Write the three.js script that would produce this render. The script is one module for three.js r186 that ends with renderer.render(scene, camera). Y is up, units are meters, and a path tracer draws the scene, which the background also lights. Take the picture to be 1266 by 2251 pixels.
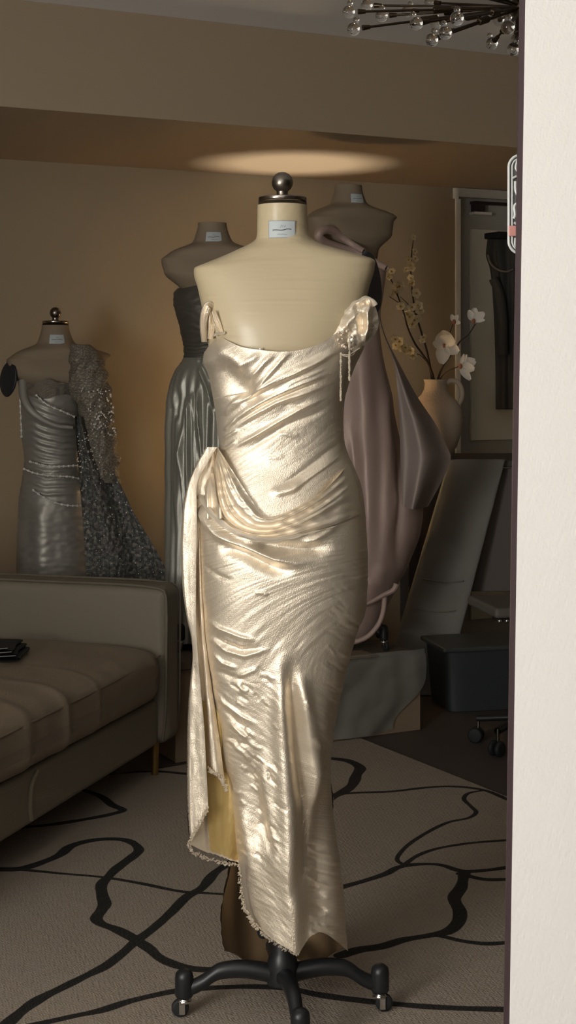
import * as THREE from 'three';
import { RectAreaLightUniformsLib } from 'three/addons/lights/RectAreaLightUniformsLib.js';
import { RoundedBoxGeometry } from 'three/addons/geometries/RoundedBoxGeometry.js';
import { mergeGeometries, mergeVertices } from 'three/addons/utils/BufferGeometryUtils.js';
import { ImprovedNoise } from 'three/addons/math/ImprovedNoise.js';

// ------------------------------------------------------------------ camera, lights, exposure
const F = 3300, CX = 633, HY = 800, CH = 1.305;          // lens in pixels, eye level row, eye height (m)
const scene = new THREE.Scene();
const camera = new THREE.PerspectiveCamera(2 * Math.atan(1125.5 / F) * 180 / Math.PI, 1266 / 2251, 0.05, 60);
camera.position.set(0, CH, 0);
camera.lookAt(0, CH, -1);
camera.setViewOffset(1266, 2251, 0, 325.5, 1266, 2251);   // shifted lens: verticals stay vertical
scene.background = new THREE.Color(0.02, 0.02, 0.022);

const renderer = new THREE.WebGLRenderer({ antialias: true });
renderer.toneMapping = THREE.LinearToneMapping;
renderer.toneMappingExposure = 1.1;
renderer.shadowMap.enabled = true;
RectAreaLightUniformsLib.init();

const WIN = { x: -2.1, y: 1.42, z: 0.2, w: 1.5, h: 1.5 };  // out-of-view window in the left wall, placed to light gown and near wall
const unseenWindowLight = new THREE.RectAreaLight(new THREE.Color(1.0, 0.97, 0.92), 19.5, WIN.w, WIN.h);
unseenWindowLight.position.set(WIN.x + 0.03, WIN.y, WIN.z);
unseenWindowLight.lookAt(WIN.x + 1.03, WIN.y + 0.42, WIN.z - 0.25);
scene.add(unseenWindowLight);

// ------------------------------------------------------------------ helpers
const perlin = new ImprovedNoise();
const noise = (x, y, z = 0.37) => perlin.noise(x, y, z);
let seed = 7;
const rnd = () => { seed = (seed * 1664525 + 1013904223) >>> 0; return seed / 4294967296; };
const clamp = (x, a = 0, b = 1) => Math.min(b, Math.max(a, x));
const smooth = (a, b, x) => { const t = clamp((x - a) / (b - a)); return t * t * (3 - 2 * t); };
const lerp = (a, b, t) => a + (b - a) * t;
const W = (px, py, z) => new THREE.Vector3((px - CX) / F * z, CH - (py - HY) / F * z, -z);   // measured row/column at depth z -> metres
const floorAt = (px, py) => { const z = CH * F / (py - HY); return [(px - CX) / F * z, -z]; };
function sp(...t) {                                        // smooth table lookup: [x, y] pairs
  const n = t.length, m = [];
  for (let i = 0; i < n; i++) {
    const a = t[Math.max(0, i - 1)], b = t[Math.min(n - 1, i + 1)];
    m.push((b[1] - a[1]) / (b[0] - a[0]));
    if (i > 0 && i < n - 1 && (t[i][1] - a[1]) * (b[1] - t[i][1]) <= 0) m[i] *= 0.3;
  }
  return x => {
    if (x <= t[0][0]) return t[0][1];
    if (x >= t[n - 1][0]) return t[n - 1][1];
    let i = 0; while (x > t[i + 1][0]) i++;
    const h = t[i + 1][0] - t[i][0], s = (x - t[i][0]) / h, s2 = s * s, s3 = s2 * s;
    return (2 * s3 - 3 * s2 + 1) * t[i][1] + (s3 - 2 * s2 + s) * h * m[i] + (3 * s2 - 2 * s3) * t[i + 1][1] + (s3 - s2) * h * m[i + 1];
  };
}
function grid(nu, nv, fn, closed = false, um = 1, vm = 1) {
  const cols = closed ? nu : nu + 1, p = [], uv = [], ix = [];
  for (let j = 0; j <= nv; j++) for (let i = 0; i < cols; i++) {
    const q = fn(i / nu, j / nv); p.push(q[0], q[1], q[2]); uv.push(i / nu * um, (1 - j / nv) * vm);
  }
  for (let j = 0; j < nv; j++) for (let i = 0; i < nu; i++) {
    const a = j * cols + i, b = j * cols + (i + 1) % cols, c = a + cols, d = b + cols;
    ix.push(a, c, b, b, c, d);
  }
  const g = new THREE.BufferGeometry();
  g.setAttribute('position', new THREE.Float32BufferAttribute(p, 3));
  g.setAttribute('uv', new THREE.Float32BufferAttribute(uv, 2));
  g.setIndex(ix); g.computeVertexNormals();
  return g;
}
const clean = g => { g = g.index ? g.toNonIndexed() : g; for (const k of Object.keys(g.attributes)) if (!['position', 'normal', 'uv'].includes(k)) g.deleteAttribute(k); return g; };
const merge = gs => mergeGeometries(gs.map(clean));
const box = (w, h, d, r = 0.003, x = 0, y = 0, z = 0, ry = 0) => { const g = new RoundedBoxGeometry(w, h, d, 2, Math.min(r, w / 2.1, h / 2.1, d / 2.1)); if (ry) g.rotateY(ry); return g.translate(x, y, z); };
const lathe = (pts, seg = 40) => new THREE.LatheGeometry(pts.map(p => new THREE.Vector2(p[0], p[1])), seg);
const V3 = a => Array.isArray(a) ? new THREE.Vector3(...a) : a;
const tube = (pts, r, seg = 40, rad = 8) => {
  const c = new THREE.CatmullRomCurve3(pts.map(V3)); const g = new THREE.TubeGeometry(c, seg, typeof r === 'function' ? 1 : r, rad, false);
  if (typeof r === 'function') {                          // tapering radius
    const p = g.attributes.position, q = new THREE.Vector3(), o = new THREE.Vector3();
    for (let i = 0; i <= seg; i++) { c.getPointAt(i / seg, o); const k = r(i / seg); for (let j = 0; j <= rad; j++) { const n = i * (rad + 1) + j; q.fromBufferAttribute(p, n).sub(o).multiplyScalar(k).add(o); p.setXYZ(n, q.x, q.y, q.z); } }
    g.computeVertexNormals();
  }
  return g;
};
const rod = (a, b, r, rad = 10, r2 = r) => {
  a = V3(a); b = V3(b); const d = b.clone().sub(a), g = new THREE.CylinderGeometry(r2, r, d.length(), rad);
  g.applyQuaternion(new THREE.Quaternion().setFromUnitVectors(new THREE.Vector3(0, 1, 0), d.clone().normalize()));
  return g.translate((a.x + b.x) / 2, (a.y + b.y) / 2, (a.z + b.z) / 2);
};
const used = new Map();
const numbered = n => { const k = used.get(n) || 0; used.set(n, k + 1); return k ? `${n}_${String(k).padStart(3, '0')}` : n; };
function tag(o, label, category, group, kind) { if (label) o.userData.label = label; if (category) o.userData.category = category; if (group) o.userData.group = group; if (kind) o.userData.kind = kind; return o; }
function thing(name, label, category, pos = [0, 0, 0], turn = 0, group) {
  const o = new THREE.Group(); o.name = numbered(name); o.position.set(...pos); o.rotation.y = turn; scene.add(o); return tag(o, label, category, group);
}
function part(name, geo, mat, parent = scene, label) {
  const m = new THREE.Mesh(Array.isArray(geo) ? merge(geo) : geo, mat);
  m.name = parent === scene ? numbered(name) : name; m.castShadow = m.receiveShadow = true; parent.add(m); if (label) m.userData.label = label; return m;
}
const structure = (name, geo, mat) => tag(part(name, geo, mat), null, null, null, 'structure');

// ------------------------------------------------------------------ textures and materials
function dataTex(n, fn, srgb) {
  const d = new Uint8Array(n * n * 4);
  for (let j = 0; j < n; j++) for (let i = 0; i < n; i++) { const c = fn(i / n, j / n), k = (j * n + i) * 4; for (let q = 0; q < 3; q++) d[k + q] = clamp(Array.isArray(c) ? c[q] : c) * 255; d[k + 3] = 255; }
  const t = new THREE.DataTexture(d, n, n); t.wrapS = t.wrapT = THREE.RepeatWrapping; t.magFilter = THREE.LinearFilter; t.minFilter = THREE.LinearMipmapLinearFilter; t.generateMipmaps = true;
  if (srgb) t.colorSpace = THREE.SRGBColorSpace; t.needsUpdate = true; return t;
}
const waves = (n, lo, hi, ax = 1, ay = 1) => { const w = []; for (let i = 0; i < n; i++) { const a = rnd() * 6.283, k = lerp(lo, hi, rnd()); w.push([Math.round(Math.cos(a) * k * ax), Math.round(Math.sin(a) * k * ay), rnd() * 6.283]); } return (u, v) => { let s = 0; for (const q of w) s += Math.sin(6.283 * (q[0] * u + q[1] * v) + q[2]); return s / Math.sqrt(n); }; };
const rep = (t, x, y = x) => { const c = t.clone(); c.repeat.set(x, y); c.needsUpdate = true; return c; };
const wFine = waves(40, 20, 60), wMid = waves(30, 4, 14), wCoarse = waves(14, 1, 4), wStreak = waves(30, 6, 26, 0.35, 1.4);
const grainTex = dataTex(256, (u, v) => 0.5 + 0.18 * wFine(u, v) + 0.08 * wMid(u, v));
const plasterTex = dataTex(256, (u, v) => 0.5 + 0.12 * wFine(u, v) + 0.2 * wMid(u, v) + 0.1 * wCoarse(u, v));
const weaveTex = dataTex(256, (u, v) => 0.5 + 0.2 * Math.sin(6.283 * 48 * u) * Math.sin(6.283 * 48 * v) + 0.12 * wFine(u, v));
const filmTex = dataTex(256, (u, v) => 0.5 + 0.22 * Math.pow(Math.max(0, wStreak(u, v)), 2) * 0.6 + 0.05 * wFine(u, v));
const M = (r, g, b, rough = 0.8, o = {}) => new THREE.MeshPhysicalMaterial({ color: new THREE.Color().setRGB(r, g, b), roughness: rough, side: THREE.DoubleSide, ...o });
const mats = {
  wall: M(0.37, 0.305, 0.215, 0.85, { bumpMap: rep(plasterTex, 2), bumpScale: 0.0008 }),
  soffit: M(0.37, 0.29, 0.2, 0.5, { bumpMap: rep(plasterTex, 2), bumpScale: 0.0004 }),
  ceiling: M(0.93, 0.92, 0.9, 0.9, { bumpMap: rep(plasterTex, 2), bumpScale: 0.0006 }),
  white: M(0.585, 0.565, 0.55, 0.9, { bumpMap: rep(grainTex, 6), bumpScale: 0.00025 }),
  floor: M(0.075, 0.06, 0.05, 0.55, { bumpMap: rep(grainTex, 3, 0.6), bumpScale: 0.0004 }),
  edge: M(0.035, 0.02, 0.022, 0.5),
  trim: M(0.88, 0.88, 0.86, 0.5),
  door: M(0.82, 0.815, 0.72, 0.7),
  linen: M(0.52, 0.43, 0.275, 0.62, { clearcoat: 0.55, clearcoatRoughness: 0.3, bumpMap: rep(filmTex, 0.8, 2.4), bumpScale: 0.0018 }),
  linenShaded: M(0.26, 0.205, 0.14, 0.75, { bumpMap: rep(weaveTex, 6), bumpScale: 0.0004 }),  // shade painted in: the linen darkened for dimmer light on the rear forms
  satin: M(0.88, 0.785, 0.64, 0.5, { metalness: 0.82, clearcoat: 0.35, clearcoatRoughness: 0.45, sheen: 0.4, sheenRoughness: 0.4, sheenColor: new THREE.Color(0.9, 0.82, 0.7), bumpMap: rep(grainTex, 7), bumpScale: 0.0005 }),
  gold: M(0.44, 0.315, 0.12, 0.5, { metalness: 0.25, bumpMap: rep(grainTex, 7), bumpScale: 0.0004 }),
  brownLining: M(0.24, 0.16, 0.085, 0.65, { metalness: 0.1 }),
  steel: M(0.38, 0.34, 0.3, 0.2, { metalness: 1 }),
  darkSteel: M(0.27, 0.235, 0.2, 0.3, { metalness: 1 }),
  chrome: M(0.8, 0.8, 0.8, 0.12, { metalness: 1 }),
  black: M(0.012, 0.013, 0.015, 0.42),
  blackSoft: M(0.008, 0.009, 0.011, 0.7),
  plate: M(0.02, 0.022, 0.028, 0.5),
  sofa: M(0.20, 0.172, 0.127, 0.62, { bumpMap: rep(grainTex, 5), bumpScale: 0.0006, sheen: 0.2 }),
  cushion: M(0.25, 0.20, 0.145, 0.5, { bumpMap: rep(grainTex, 5), bumpScale: 0.0006, sheen: 0.3 }),
  brass: M(0.30, 0.19, 0.06, 0.4, { metalness: 0.8 }),
  bronze: M(0.085, 0.06, 0.04, 0.35, { metalness: 0.9 }),
  card: M(0.23, 0.165, 0.105, 0.85, { bumpMap: rep(grainTex, 4), bumpScale: 0.0005 }),
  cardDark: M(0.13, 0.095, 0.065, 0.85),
  film: M(0.55, 0.55, 0.52, 0.35, { transmission: 0.75, thickness: 0, ior: 1.4 }),
  sage: M(0.36, 0.36, 0.315, 0.42, { metalness: 0.55, bumpMap: rep(grainTex, 6), bumpScale: 0.0003 }),
  mauve: M(0.46, 0.345, 0.30, 0.5, { metalness: 0.25, sheen: 0.5, sheenColor: new THREE.Color(0.7, 0.55, 0.5), bumpMap: rep(grainTex, 6), bumpScale: 0.0003 }),
  pewter: M(0.37, 0.355, 0.32, 0.48, { metalness: 0.5, bumpMap: rep(grainTex, 6), bumpScale: 0.0003 }),
  bead: M(0.92, 0.9, 0.86, 0.15, { metalness: 0.25 }),
  crystal: M(0.95, 0.95, 0.95, 0.03, { transmission: 1, thickness: 0.02, ior: 1.5 }),
  clay: M(0.58, 0.49, 0.39, 0.8, { bumpMap: rep(plasterTex, 3), bumpScale: 0.0008 }),
  bark: M(0.05, 0.035, 0.028, 0.85),
  petalCream: M(0.93, 0.88, 0.68, 0.7, { transmission: 0.25, thickness: 0 }),
  petalWhite: M(0.80, 0.76, 0.68, 0.7, { transmission: 0.2, thickness: 0 }),
  calyx: M(0.30, 0.12, 0.06, 0.8),
  stamen: M(0.5, 0.3, 0.07, 0.8),
  desk: M(0.06, 0.055, 0.05, 0.5),
  greyCloth: M(0.24, 0.232, 0.215, 0.85, { bumpMap: rep(weaveTex, 8), bumpScale: 0.0006 }),
  coat: M(0.045, 0.045, 0.043, 0.85, { bumpMap: rep(grainTex, 5), bumpScale: 0.0006 }),
  bin: M(0.16, 0.19, 0.20, 0.35, { transmission: 0.5, thickness: 0 }),
};
function canvas(w, h, draw) { const c = document.createElement('canvas'); c.width = w; c.height = h; draw(c.getContext('2d')); const t = new THREE.CanvasTexture(c); t.colorSpace = THREE.SRGBColorSpace; t.anisotropy = 8; return t; }

// ------------------------------------------------------------------ the room
const wd = new THREE.Vector2(0.891, -0.454), nd = new THREE.Vector2(0.454, 0.891);   // along the back wall; out of it
const P0 = new THREE.Vector2(-1.13, -5.9), yawWall = Math.atan2(0.454, 0.891);
const onWall = (t, off = 0) => [P0.x + wd.x * t + nd.x * off, P0.y + wd.y * t + nd.y * off];
const wallBox = (t0, t1, y0, y1, o0, o1, r = 0.002) => { const c = onWall((t0 + t1) / 2, (o0 + o1) / 2); return box(t1 - t0, y1 - y0, o1 - o0, r, 0, 0, 0, yawWall).translate(c[0], (y0 + y1) / 2, c[1]); };
const CEIL = 2.45, SOFFIT = 2.11;
structure('floor', box(7, 0.1, 10.4, 0.001, 0.5, -0.05, -3.2), mats.floor);
structure('ceiling', box(7, 0.1, 10.4, 0.001, 0.5, CEIL + 0.05, -3.2), mats.ceiling);
structure('wall_back', wallBox(-1.3, 2.15, 0, CEIL, -0.12, 0), mats.wall);
structure('wall_back', wallBox(3.02, 5.2, 0, CEIL, -0.12, 0), mats.wall);
structure('wall_back', wallBox(2.15, 3.02, 2.085, CEIL, -0.12, 0), mats.wall);
structure('ceiling_soffit', wallBox(-1.3, 5.2, SOFFIT, CEIL, 0.001, 1.18), mats.soffit);
{ // out-of-view left wall, tan to darken reflections in the gown, with the window opening
  const x = -2.18, t = 0.16, z0 = WIN.z - WIN.w / 2, z1 = WIN.z + WIN.w / 2, y0 = WIN.y - WIN.h / 2, y1 = WIN.y + WIN.h / 2;
  structure('wall_left', [box(t, CEIL, z0 + 5.6, 0.001, x, CEIL / 2, (z0 - 5.6) / 2), box(t, CEIL, 1.9 - z1, 0.001, x, CEIL / 2, (z1 + 1.9) / 2), box(t, y0, WIN.w, 0.001, x, y0 / 2, WIN.z), box(t, CEIL - y1, WIN.w, 0.001, x, (CEIL + y1) / 2, WIN.z)], mats.wall);
  const w = new THREE.Group(); w.name = 'unseen_window_1'; w.userData.kind = 'structure'; scene.add(w);
  part('window_frame', [box(0.05, WIN.h, 0.04, 0.003, x, WIN.y, z0 + 0.02), box(0.05, WIN.h, 0.04, 0.003, x, WIN.y, z1 - 0.02), box(0.05, 0.04, WIN.w, 0.003, x, y0 + 0.02, WIN.z), box(0.05, 0.04, WIN.w, 0.003, x, y1 - 0.02, WIN.z)], mats.trim, w);
  part('window_pane', box(0.012, WIN.h - 0.08, WIN.w - 0.08, 0.001, x - 0.01, WIN.y, WIN.z), M(0.8, 0.8, 0.8, 0.4, { emissive: new THREE.Color(1, 0.95, 0.86), emissiveIntensity: 4 }), w);  // glowing pane of the unseen window
}
structure('wall_right', box(0.12, CEIL, 10.4, 0.001, 3.6, CEIL / 2, -3.2), mats.wall);
structure('wall_front', box(6, CEIL, 0.12, 0.001, 0.7, CEIL / 2, 1.9), mats.white);
// the near white wall and the slim dark edge strip where it ends
const edgeX = y => 0.2214 + (y - 0.645) * 0.0155;
const slab = (xa, xb, y0, y1, z0, z1) => { const s = new THREE.Shape(); s.moveTo(xa(y0), y0); s.lineTo(xb(y0), y0); s.lineTo(xb(y1), y1); s.lineTo(xa(y1), y1); return new THREE.ExtrudeGeometry(s, { depth: z1 - z0, bevelEnabled: false }).translate(0, 0, z0); };
structure('wall_near', merge([slab(edgeX, () => 3.54, 0, CEIL, -1.506, -1.5), slab(y => edgeX(y) + 0.012, () => 3.54, 0, CEIL, -1.56, -1.506)]), mats.white);
structure('trim_1', slab(y => edgeX(y) - 0.0052, y => edgeX(y), 0, CEIL, -1.507, -1.501), mats.edge);
{ // doorway at the right end of the back wall
  structure('trim_2', [wallBox(2.124, 2.15, 0, 2.06, 0, 0.012), wallBox(2.112, 2.136, 2.06, 2.108, 0, 0.016)], mats.trim);
  structure('trim_3', wallBox(2.125, 3.06, 2.068, 2.108, 0, 0.03), M(0.5, 0.49, 0.45, 0.6));
  const d = new THREE.Group(); d.name = 'door_1'; d.userData.kind = 'structure'; scene.add(d);
  part('door_leaf', wallBox(2.152, 3.018, 0.01, 2.08, -0.09, -0.05), M(0.48, 0.475, 0.43, 0.7), d);
  part('door_panel', [wallBox(2.24, 2.95, 0.95, 1.93, -0.052, -0.038), wallBox(2.24, 2.95, 0.12, 0.87, -0.052, -0.038)], mats.door, d);
  part('door_closer', [wallBox(2.245, 2.30, 2.01, 2.05, -0.05, -0.01), wallBox(2.24, 2.50, 2.045, 2.058, -0.05, -0.015)], mats.edge, d);
  part('closer_arm', wallBox(2.235, 2.33, 1.995, 2.008, -0.05, 0.0), mats.trim, d);
}
structure('wall_hall', wallBox(2.0, 3.2, 0, CEIL, -0.5, -0.4), mats.wall);

// ------------------------------------------------------------------ rug with its tufted line pattern
const RUG_T = 0.006, rc = [0.249, -5.215], r1 = [0.5, 0.866], r2 = [-0.866, 0.5], RL = 2.62, RW = 2.6;
{
  const toRug = (px, py) => { const [x, z] = floorAt(px, py), dx = x - rc[0], dz = z - rc[1]; return [dx * r1[0] + dz * r1[1], dx * r2[0] + dz * r2[1]]; };
  const A = (s, ox, oy, pts) => pts.map(p => [ox + p[0] / s, oy + p[1] / s]);
  const lf = pts => A(2.2607, 0, 1600, pts), rt = pts => A(2.0224, 640, 1560, pts);
  const lines = [
    [0.032, lf([[-160, 720], [0, 715], [100, 712], [230, 672], [300, 640], [350, 600], [430, 575], [530, 563], [620, 568], [670, 590], [690, 620], [660, 650], [580, 710], [540, 750], [505, 790], [510, 850], [520, 890], [500, 925], [478, 960], [500, 985], [580, 1015], [680, 1070], [740, 1110], [800, 1160], [900, 1200], [1000, 1215], [1150, 1213], [1400, 1180]])],
    [0.017, lf([[-160, 705], [0, 713], [120, 718], [300, 735], [520, 755], [700, 785], [900, 825], [1000, 832], [1180, 842]])],
    [0.030, lf([[1180, 660], [1140, 685], [1070, 730], [1000, 810], [930, 850], [850, 930], [760, 1010], [680, 1070], [600, 1140], [520, 1200], [420, 1250], [300, 1310], [200, 1360], [100, 1430], [20, 1500]])],
    [0.026, [[40, 2268], [97, 2255], [168, 2239], [221, 2228], [283, 2208], [336, 2195], [394, 2184], [540, 2175], [640, 2180], [689, 2191], [795, 2206], [950, 2220], [1150, 2227]]],
    [0.028, lf([[100, 505], [220, 495], [330, 480], [450, 460], [550, 440], [610, 420], [560, 395], [500, 350], [420, 320]])],
    [0.03, lf([[480, 245], [560, 235], [650, 220], [780, 205], [925, 180], [1020, 150]])], [0.026, lf([[600, 232], [760, 225], [925, 238], [1020, 250]])],
    [0.034, rt([[120, 222], [175, 225], [250, 235], [305, 265], [290, 300], [270, 345], [230, 375], [190, 395], [140, 430]])],
    [0.02, rt([[150, 388], [190, 385], [300, 378], [450, 372], [600, 355], [720, 350], [850, 365], [960, 408], [1020, 440]])],
    [0.015, rt([[850, 368], [790, 380], [768, 405], [800, 440], [822, 465], [790, 490], [700, 510], [580, 570], [500, 630], [472, 680], [500, 700]])],
    [0.016, rt([[500, 702], [560, 660], [640, 630], [780, 605], [960, 590], [1050, 585]])],
    [0.024, rt([[180, 815], [235, 797], [330, 770], [420, 740], [480, 710], [560, 698], [660, 700], [760, 728], [860, 725], [960, 712], [1040, 700]])],
    [0.024, rt([[750, 740], [860, 765], [960, 765], [1040, 765]])],
    [0.034, rt([[770, 735], [755, 800], [725, 850], [750, 910], [740, 960], [690, 1000], [600, 1018], [500, 1035], [400, 1065], [300, 1080], [220, 1105]])],
    [0.02, rt([[600, 1016], [660, 1018], [760, 1040], [860, 1052], [960, 1048], [1040, 1046]])],
  ];
  const S = 2040 / RL;
  const rugTex = canvas(2048, 2048, g => {
    g.fillStyle = '#968b7e'; g.fillRect(0, 0, 2048, 2048);
    for (let i = 0; i < 26000; i++) { const k = 132 + rnd() * 42; g.fillStyle = `rgba(${k | 0},${k * 0.93 | 0},${k * 0.81 | 0},0.22)`; g.fillRect(rnd() * 2048, rnd() * 2048, 2 + rnd() * 26, 2 + rnd() * 3); }
    g.strokeStyle = '#16130f'; g.lineCap = g.lineJoin = 'round';
    for (const [w, pts] of lines) {
      const q = pts.map(p => toRug(...p)).map(p => new THREE.Vector3(p[1] * S, p[0] * S, 0)), c = new THREE.CatmullRomCurve3(q), N = 160;
      const v = c.getSpacedPoints(N);
      for (let i = 0; i < N; i++) { g.lineWidth = w * S * (0.9 + 0.28 * noise(v[i].x / 60, v[i].y / 60)); g.beginPath(); g.moveTo(v[i].x, v[i].y); g.lineTo(v[i + 1].x, v[i + 1].y); g.stroke(); }
    }
  });
  rugTex.flipY = false;
  const g = grid(60, 60, (u, v) => { const a = v * RL, b = u * RW; return [rc[0] + r1[0] * a + r2[0] * b, RUG_T, rc[1] + r1[1] * a + r2[1] * b]; });
  const uv = g.attributes.uv; for (let i = 0; i < uv.count; i++) uv.setXY(i, uv.getX(i) * RW * S / 2048, (1 - uv.getY(i)) * RL * S / 2048);
  const o = thing('rug', 'large taupe rug with wandering black lines under the gold satin gown', 'rug');
  part('pile', g, M(1, 1, 1, 0.95, { map: rugTex, bumpMap: rep(grainTex, 9), bumpScale: 0.0025, sheen: 0.2 }), o);
  const rim = []; const cs = [[0, 0], [RL, 0], [RL, RW], [0, RW]];
  for (let i = 0; i < 4; i++) { const [a, b] = cs[i], [c, d] = cs[(i + 1) % 4]; rim.push(rod([rc[0] + r1[0] * a + r2[0] * b, RUG_T / 2, rc[1] + r1[1] * a + r2[1] * b], [rc[0] + r1[0] * c + r2[0] * d, RUG_T / 2, rc[1] + r1[1] * c + r2[1] * d], RUG_T / 2, 6)); }
  part('binding', rim, M(0.3, 0.27, 0.22, 0.9), o);
}

// ------------------------------------------------------------------ fold strokes: measured crease lines that push cloth in or out
const stroke = (w, a, pts, w2 = w) => { const xs = pts.map(p => p[0]), ys = pts.map(p => p[1]), m = Math.max(w, w2) * 2.4; return { w, w2, a, pts, x0: Math.min(...xs) - m, x1: Math.max(...xs) + m, y0: Math.min(...ys) - m, y1: Math.max(...ys) + m }; };
function folds(list, x, y) {
  let s = 0;
  for (const k of list) {
    if (x < k.x0 || x > k.x1 || y < k.y0 || y > k.y1) continue;
    let best = 1e9, sd = 0, at = 0; const n = k.pts.length - 1;
    for (let i = 0; i < n; i++) {
      const [ax, ay] = k.pts[i], [bx, by] = k.pts[i + 1], dx = bx - ax, dy = by - ay, l2 = dx * dx + dy * dy;
      const t = clamp(((x - ax) * dx + (y - ay) * dy) / l2), ex = x - ax - dx * t, ey = y - ay - dy * t, d = ex * ex + ey * ey;
      if (d < best) { best = d; at = (i + t) / n; sd = (dx * (y - ay) - dy * (x - ax)) / Math.sqrt(l2); }
    }
    const d = Math.sqrt(best), w = sd > 0 ? k.w : k.w2, e = d / w;
    if (e > 2.4) continue;
    s += k.a * Math.exp(-e * e) * smooth(0, 0.3, at) * smooth(1, 0.7, at);
  }
  return s;
}
// a garment worn on a form: outline tables (rows in the photograph's pixels) at depth zc, depth b(row), top/bottom rows by column
function garment({ zc, L, R, b, top, bottom, disp, dz, nu = 160, nv = 200, phi0 = -Math.PI, phi1 = Math.PI, closed = true, pw = 1, inset = 0 }) {
  const at = (phi, py) => {
    const s = Math.sin(phi), c = Math.cos(phi), l = L(py) + inset, r = R(py) - inset, a = (r - l) / 2, k = zc / F;
    const sx = Math.sign(s) * Math.pow(Math.abs(s), pw), bb = b(py) - inset * k, zz = zc - bb * Math.sign(c) * Math.pow(Math.abs(c), pw);
    return { X: ((l + r) / 2 + a * sx - CX) * k, zz, s, c };
  };
  return grid(nu, nv, (u, v) => {
    const phi = lerp(phi0, phi1, u);
    let py = lerp(top(0, phi, true), bottom(0, phi, true), v), q = at(phi, py), x;
    for (let i = 0; i < 2; i++) { x = CX + q.X / q.zz * F; py = lerp(top(x, phi), bottom(x, phi), v); q = at(phi, py); }
    x = CX + q.X / q.zz * F;
    const Y = CH - (py - HY) / F * q.zz, d = disp ? disp(x, py, phi) : 0;
    return [q.X + q.s * d, Y, -q.zz + q.c * d + (dz ? dz(x, py, phi) : 0)];
  }, closed, 0.9, 1.4);
}
const front = phi => smooth(-0.25, 0.25, Math.cos(phi));

// ------------------------------------------------------------------ dress forms
const labelTex = canvas(256, 168, g => {
  g.fillStyle = '#b9c1c4'; g.fillRect(0, 0, 256, 168);
  g.strokeStyle = '#4c5258'; g.lineWidth = 3; g.strokeRect(3, 3, 250, 162);
  g.strokeStyle = '#22262b'; g.lineCap = 'round'; g.lineWidth = 7; g.beginPath(); g.moveTo(42, 92); g.bezierCurveTo(90, 86, 110, 100, 150, 90); g.bezierCurveTo(170, 80, 190, 82, 214, 84); g.stroke();
  g.strokeStyle = '#7f888d'; g.lineWidth = 4; g.beginPath(); g.moveTo(112, 72); g.lineTo(126, 44); g.lineTo(138, 70); g.moveTo(144, 46); g.lineTo(152, 66); g.lineTo(166, 42); g.stroke();
  g.lineWidth = 6; for (let i = 0; i < 9; i++) { g.beginPath(); g.moveTo(88 + i * 10, 132); g.lineTo(94 + i * 10, 132); g.stroke(); }
});
const PXM = 1100, tL = sp([458, 566], [500, 565], [530, 563], [540, 553], [552, 530], [572, 486], [588, 446], [597, 427], [612, 427], [640, 435], [690, 446], [740, 456], [800, 462], [850, 472], [900, 484], [980, 494], [1060, 470], [1120, 452], [1250, 452]);
const tR = sp([458, 675], [500, 677], [525, 681], [536, 692], [546, 716], [560, 766], [570, 800], [578, 822], [595, 823], [640, 811], [690, 802], [740, 792], [800, 772], [850, 757], [900, 745], [980, 746], [1060, 778], [1120, 790], [1250, 794]);
const tB = sp([458, 0.049], [530, 0.05], [560, 0.064], [600, 0.078], [660, 0.092], [740, 0.103], [800, 0.102], [900, 0.088], [980, 0.082], [1100, 0.104], [1250, 0.116]);
const tE = sp([458, 1], [530, 1], [560, 0.78], [600, 0.72], [680, 0.8], [800, 0.92], [1250, 0.95]);
const makeTorso = (f0, f1, k, flare = 0) => grid(90, 190, (u, v) => {                   // local: x about the axis, y height, z forward
  const py = 458 + v * 792, phi = (u * 2 - 1) * Math.PI, s = Math.sin(phi), c = Math.cos(phi), e = tE(py), l = tL(py), r = tR(py);
  const q = (1 - k * smooth(f0, f1, py)) * (1 + flare * smooth(462, 545, py) * (1 - smooth(548, 600, py)));
  return [((l + r) / 2 - 621 + q * (r - l) / 2 * Math.sign(s) * Math.pow(Math.abs(s), e)) / PXM, CH - (py - HY) / PXM, q * (tB(py) * Math.sign(c) * Math.pow(Math.abs(c), e) + 0.012 * smooth(560, 740, py))];
}, true, 0.9, 0.75);
const torsoMain = makeTorso(765, 830, 0.14), torsoRear = makeTorso(650, 720, 0.3, 0.3);
const NECK = CH - (458 - HY) / PXM;
const neckLid = new THREE.CircleGeometry(0.05, 40).rotateX(-Math.PI / 2).scale(1, 1, 0.97).translate(-0.0005, NECK, 0);
const makeLabel = flare => grid(10, 6, (u, v) => { const a = (u - 0.5) * 1.06 / (1 + flare * 0.6), k = 1 + flare * smooth(462, 545, 496.5 + v * 38) + 0.004; return [0.0518 * k * Math.sin(a) - 0.001, 1.581 - v * 0.0345, 0.0515 * k * Math.cos(a)]; });
const labelMain = makeLabel(0), labelRear = makeLabel(0.3);
const plateGeo = (s, yaw) => { const g = lathe([[0, 0.006], [0.9, 0.006], [1, 0], [0.9, -0.006], [0, -0.006]], 36); g.scale(0.052, 1, 0.066); g.rotateX(Math.PI / 2); g.rotateY(s * (Math.PI / 2 - yaw)); g.rotateZ(s * 0.12); return g; };
const legPath = t => [0.022 + t * 0.168, 0.082 + 0.010 * Math.sin(Math.PI * Math.min(1, t * 1.25)) - 0.026 * smooth(0.6, 1, t)];
const legGeo = grid(8, 20, (u, v) => { const [x, y] = legPath(v), a = u * 6.2832 + Math.PI / 8, h = lerp(0.019, 0.015, v), w = lerp(0.018, 0.0125, v); return [x, y + h * Math.sin(a), w * Math.cos(a)]; }, true);
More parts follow.
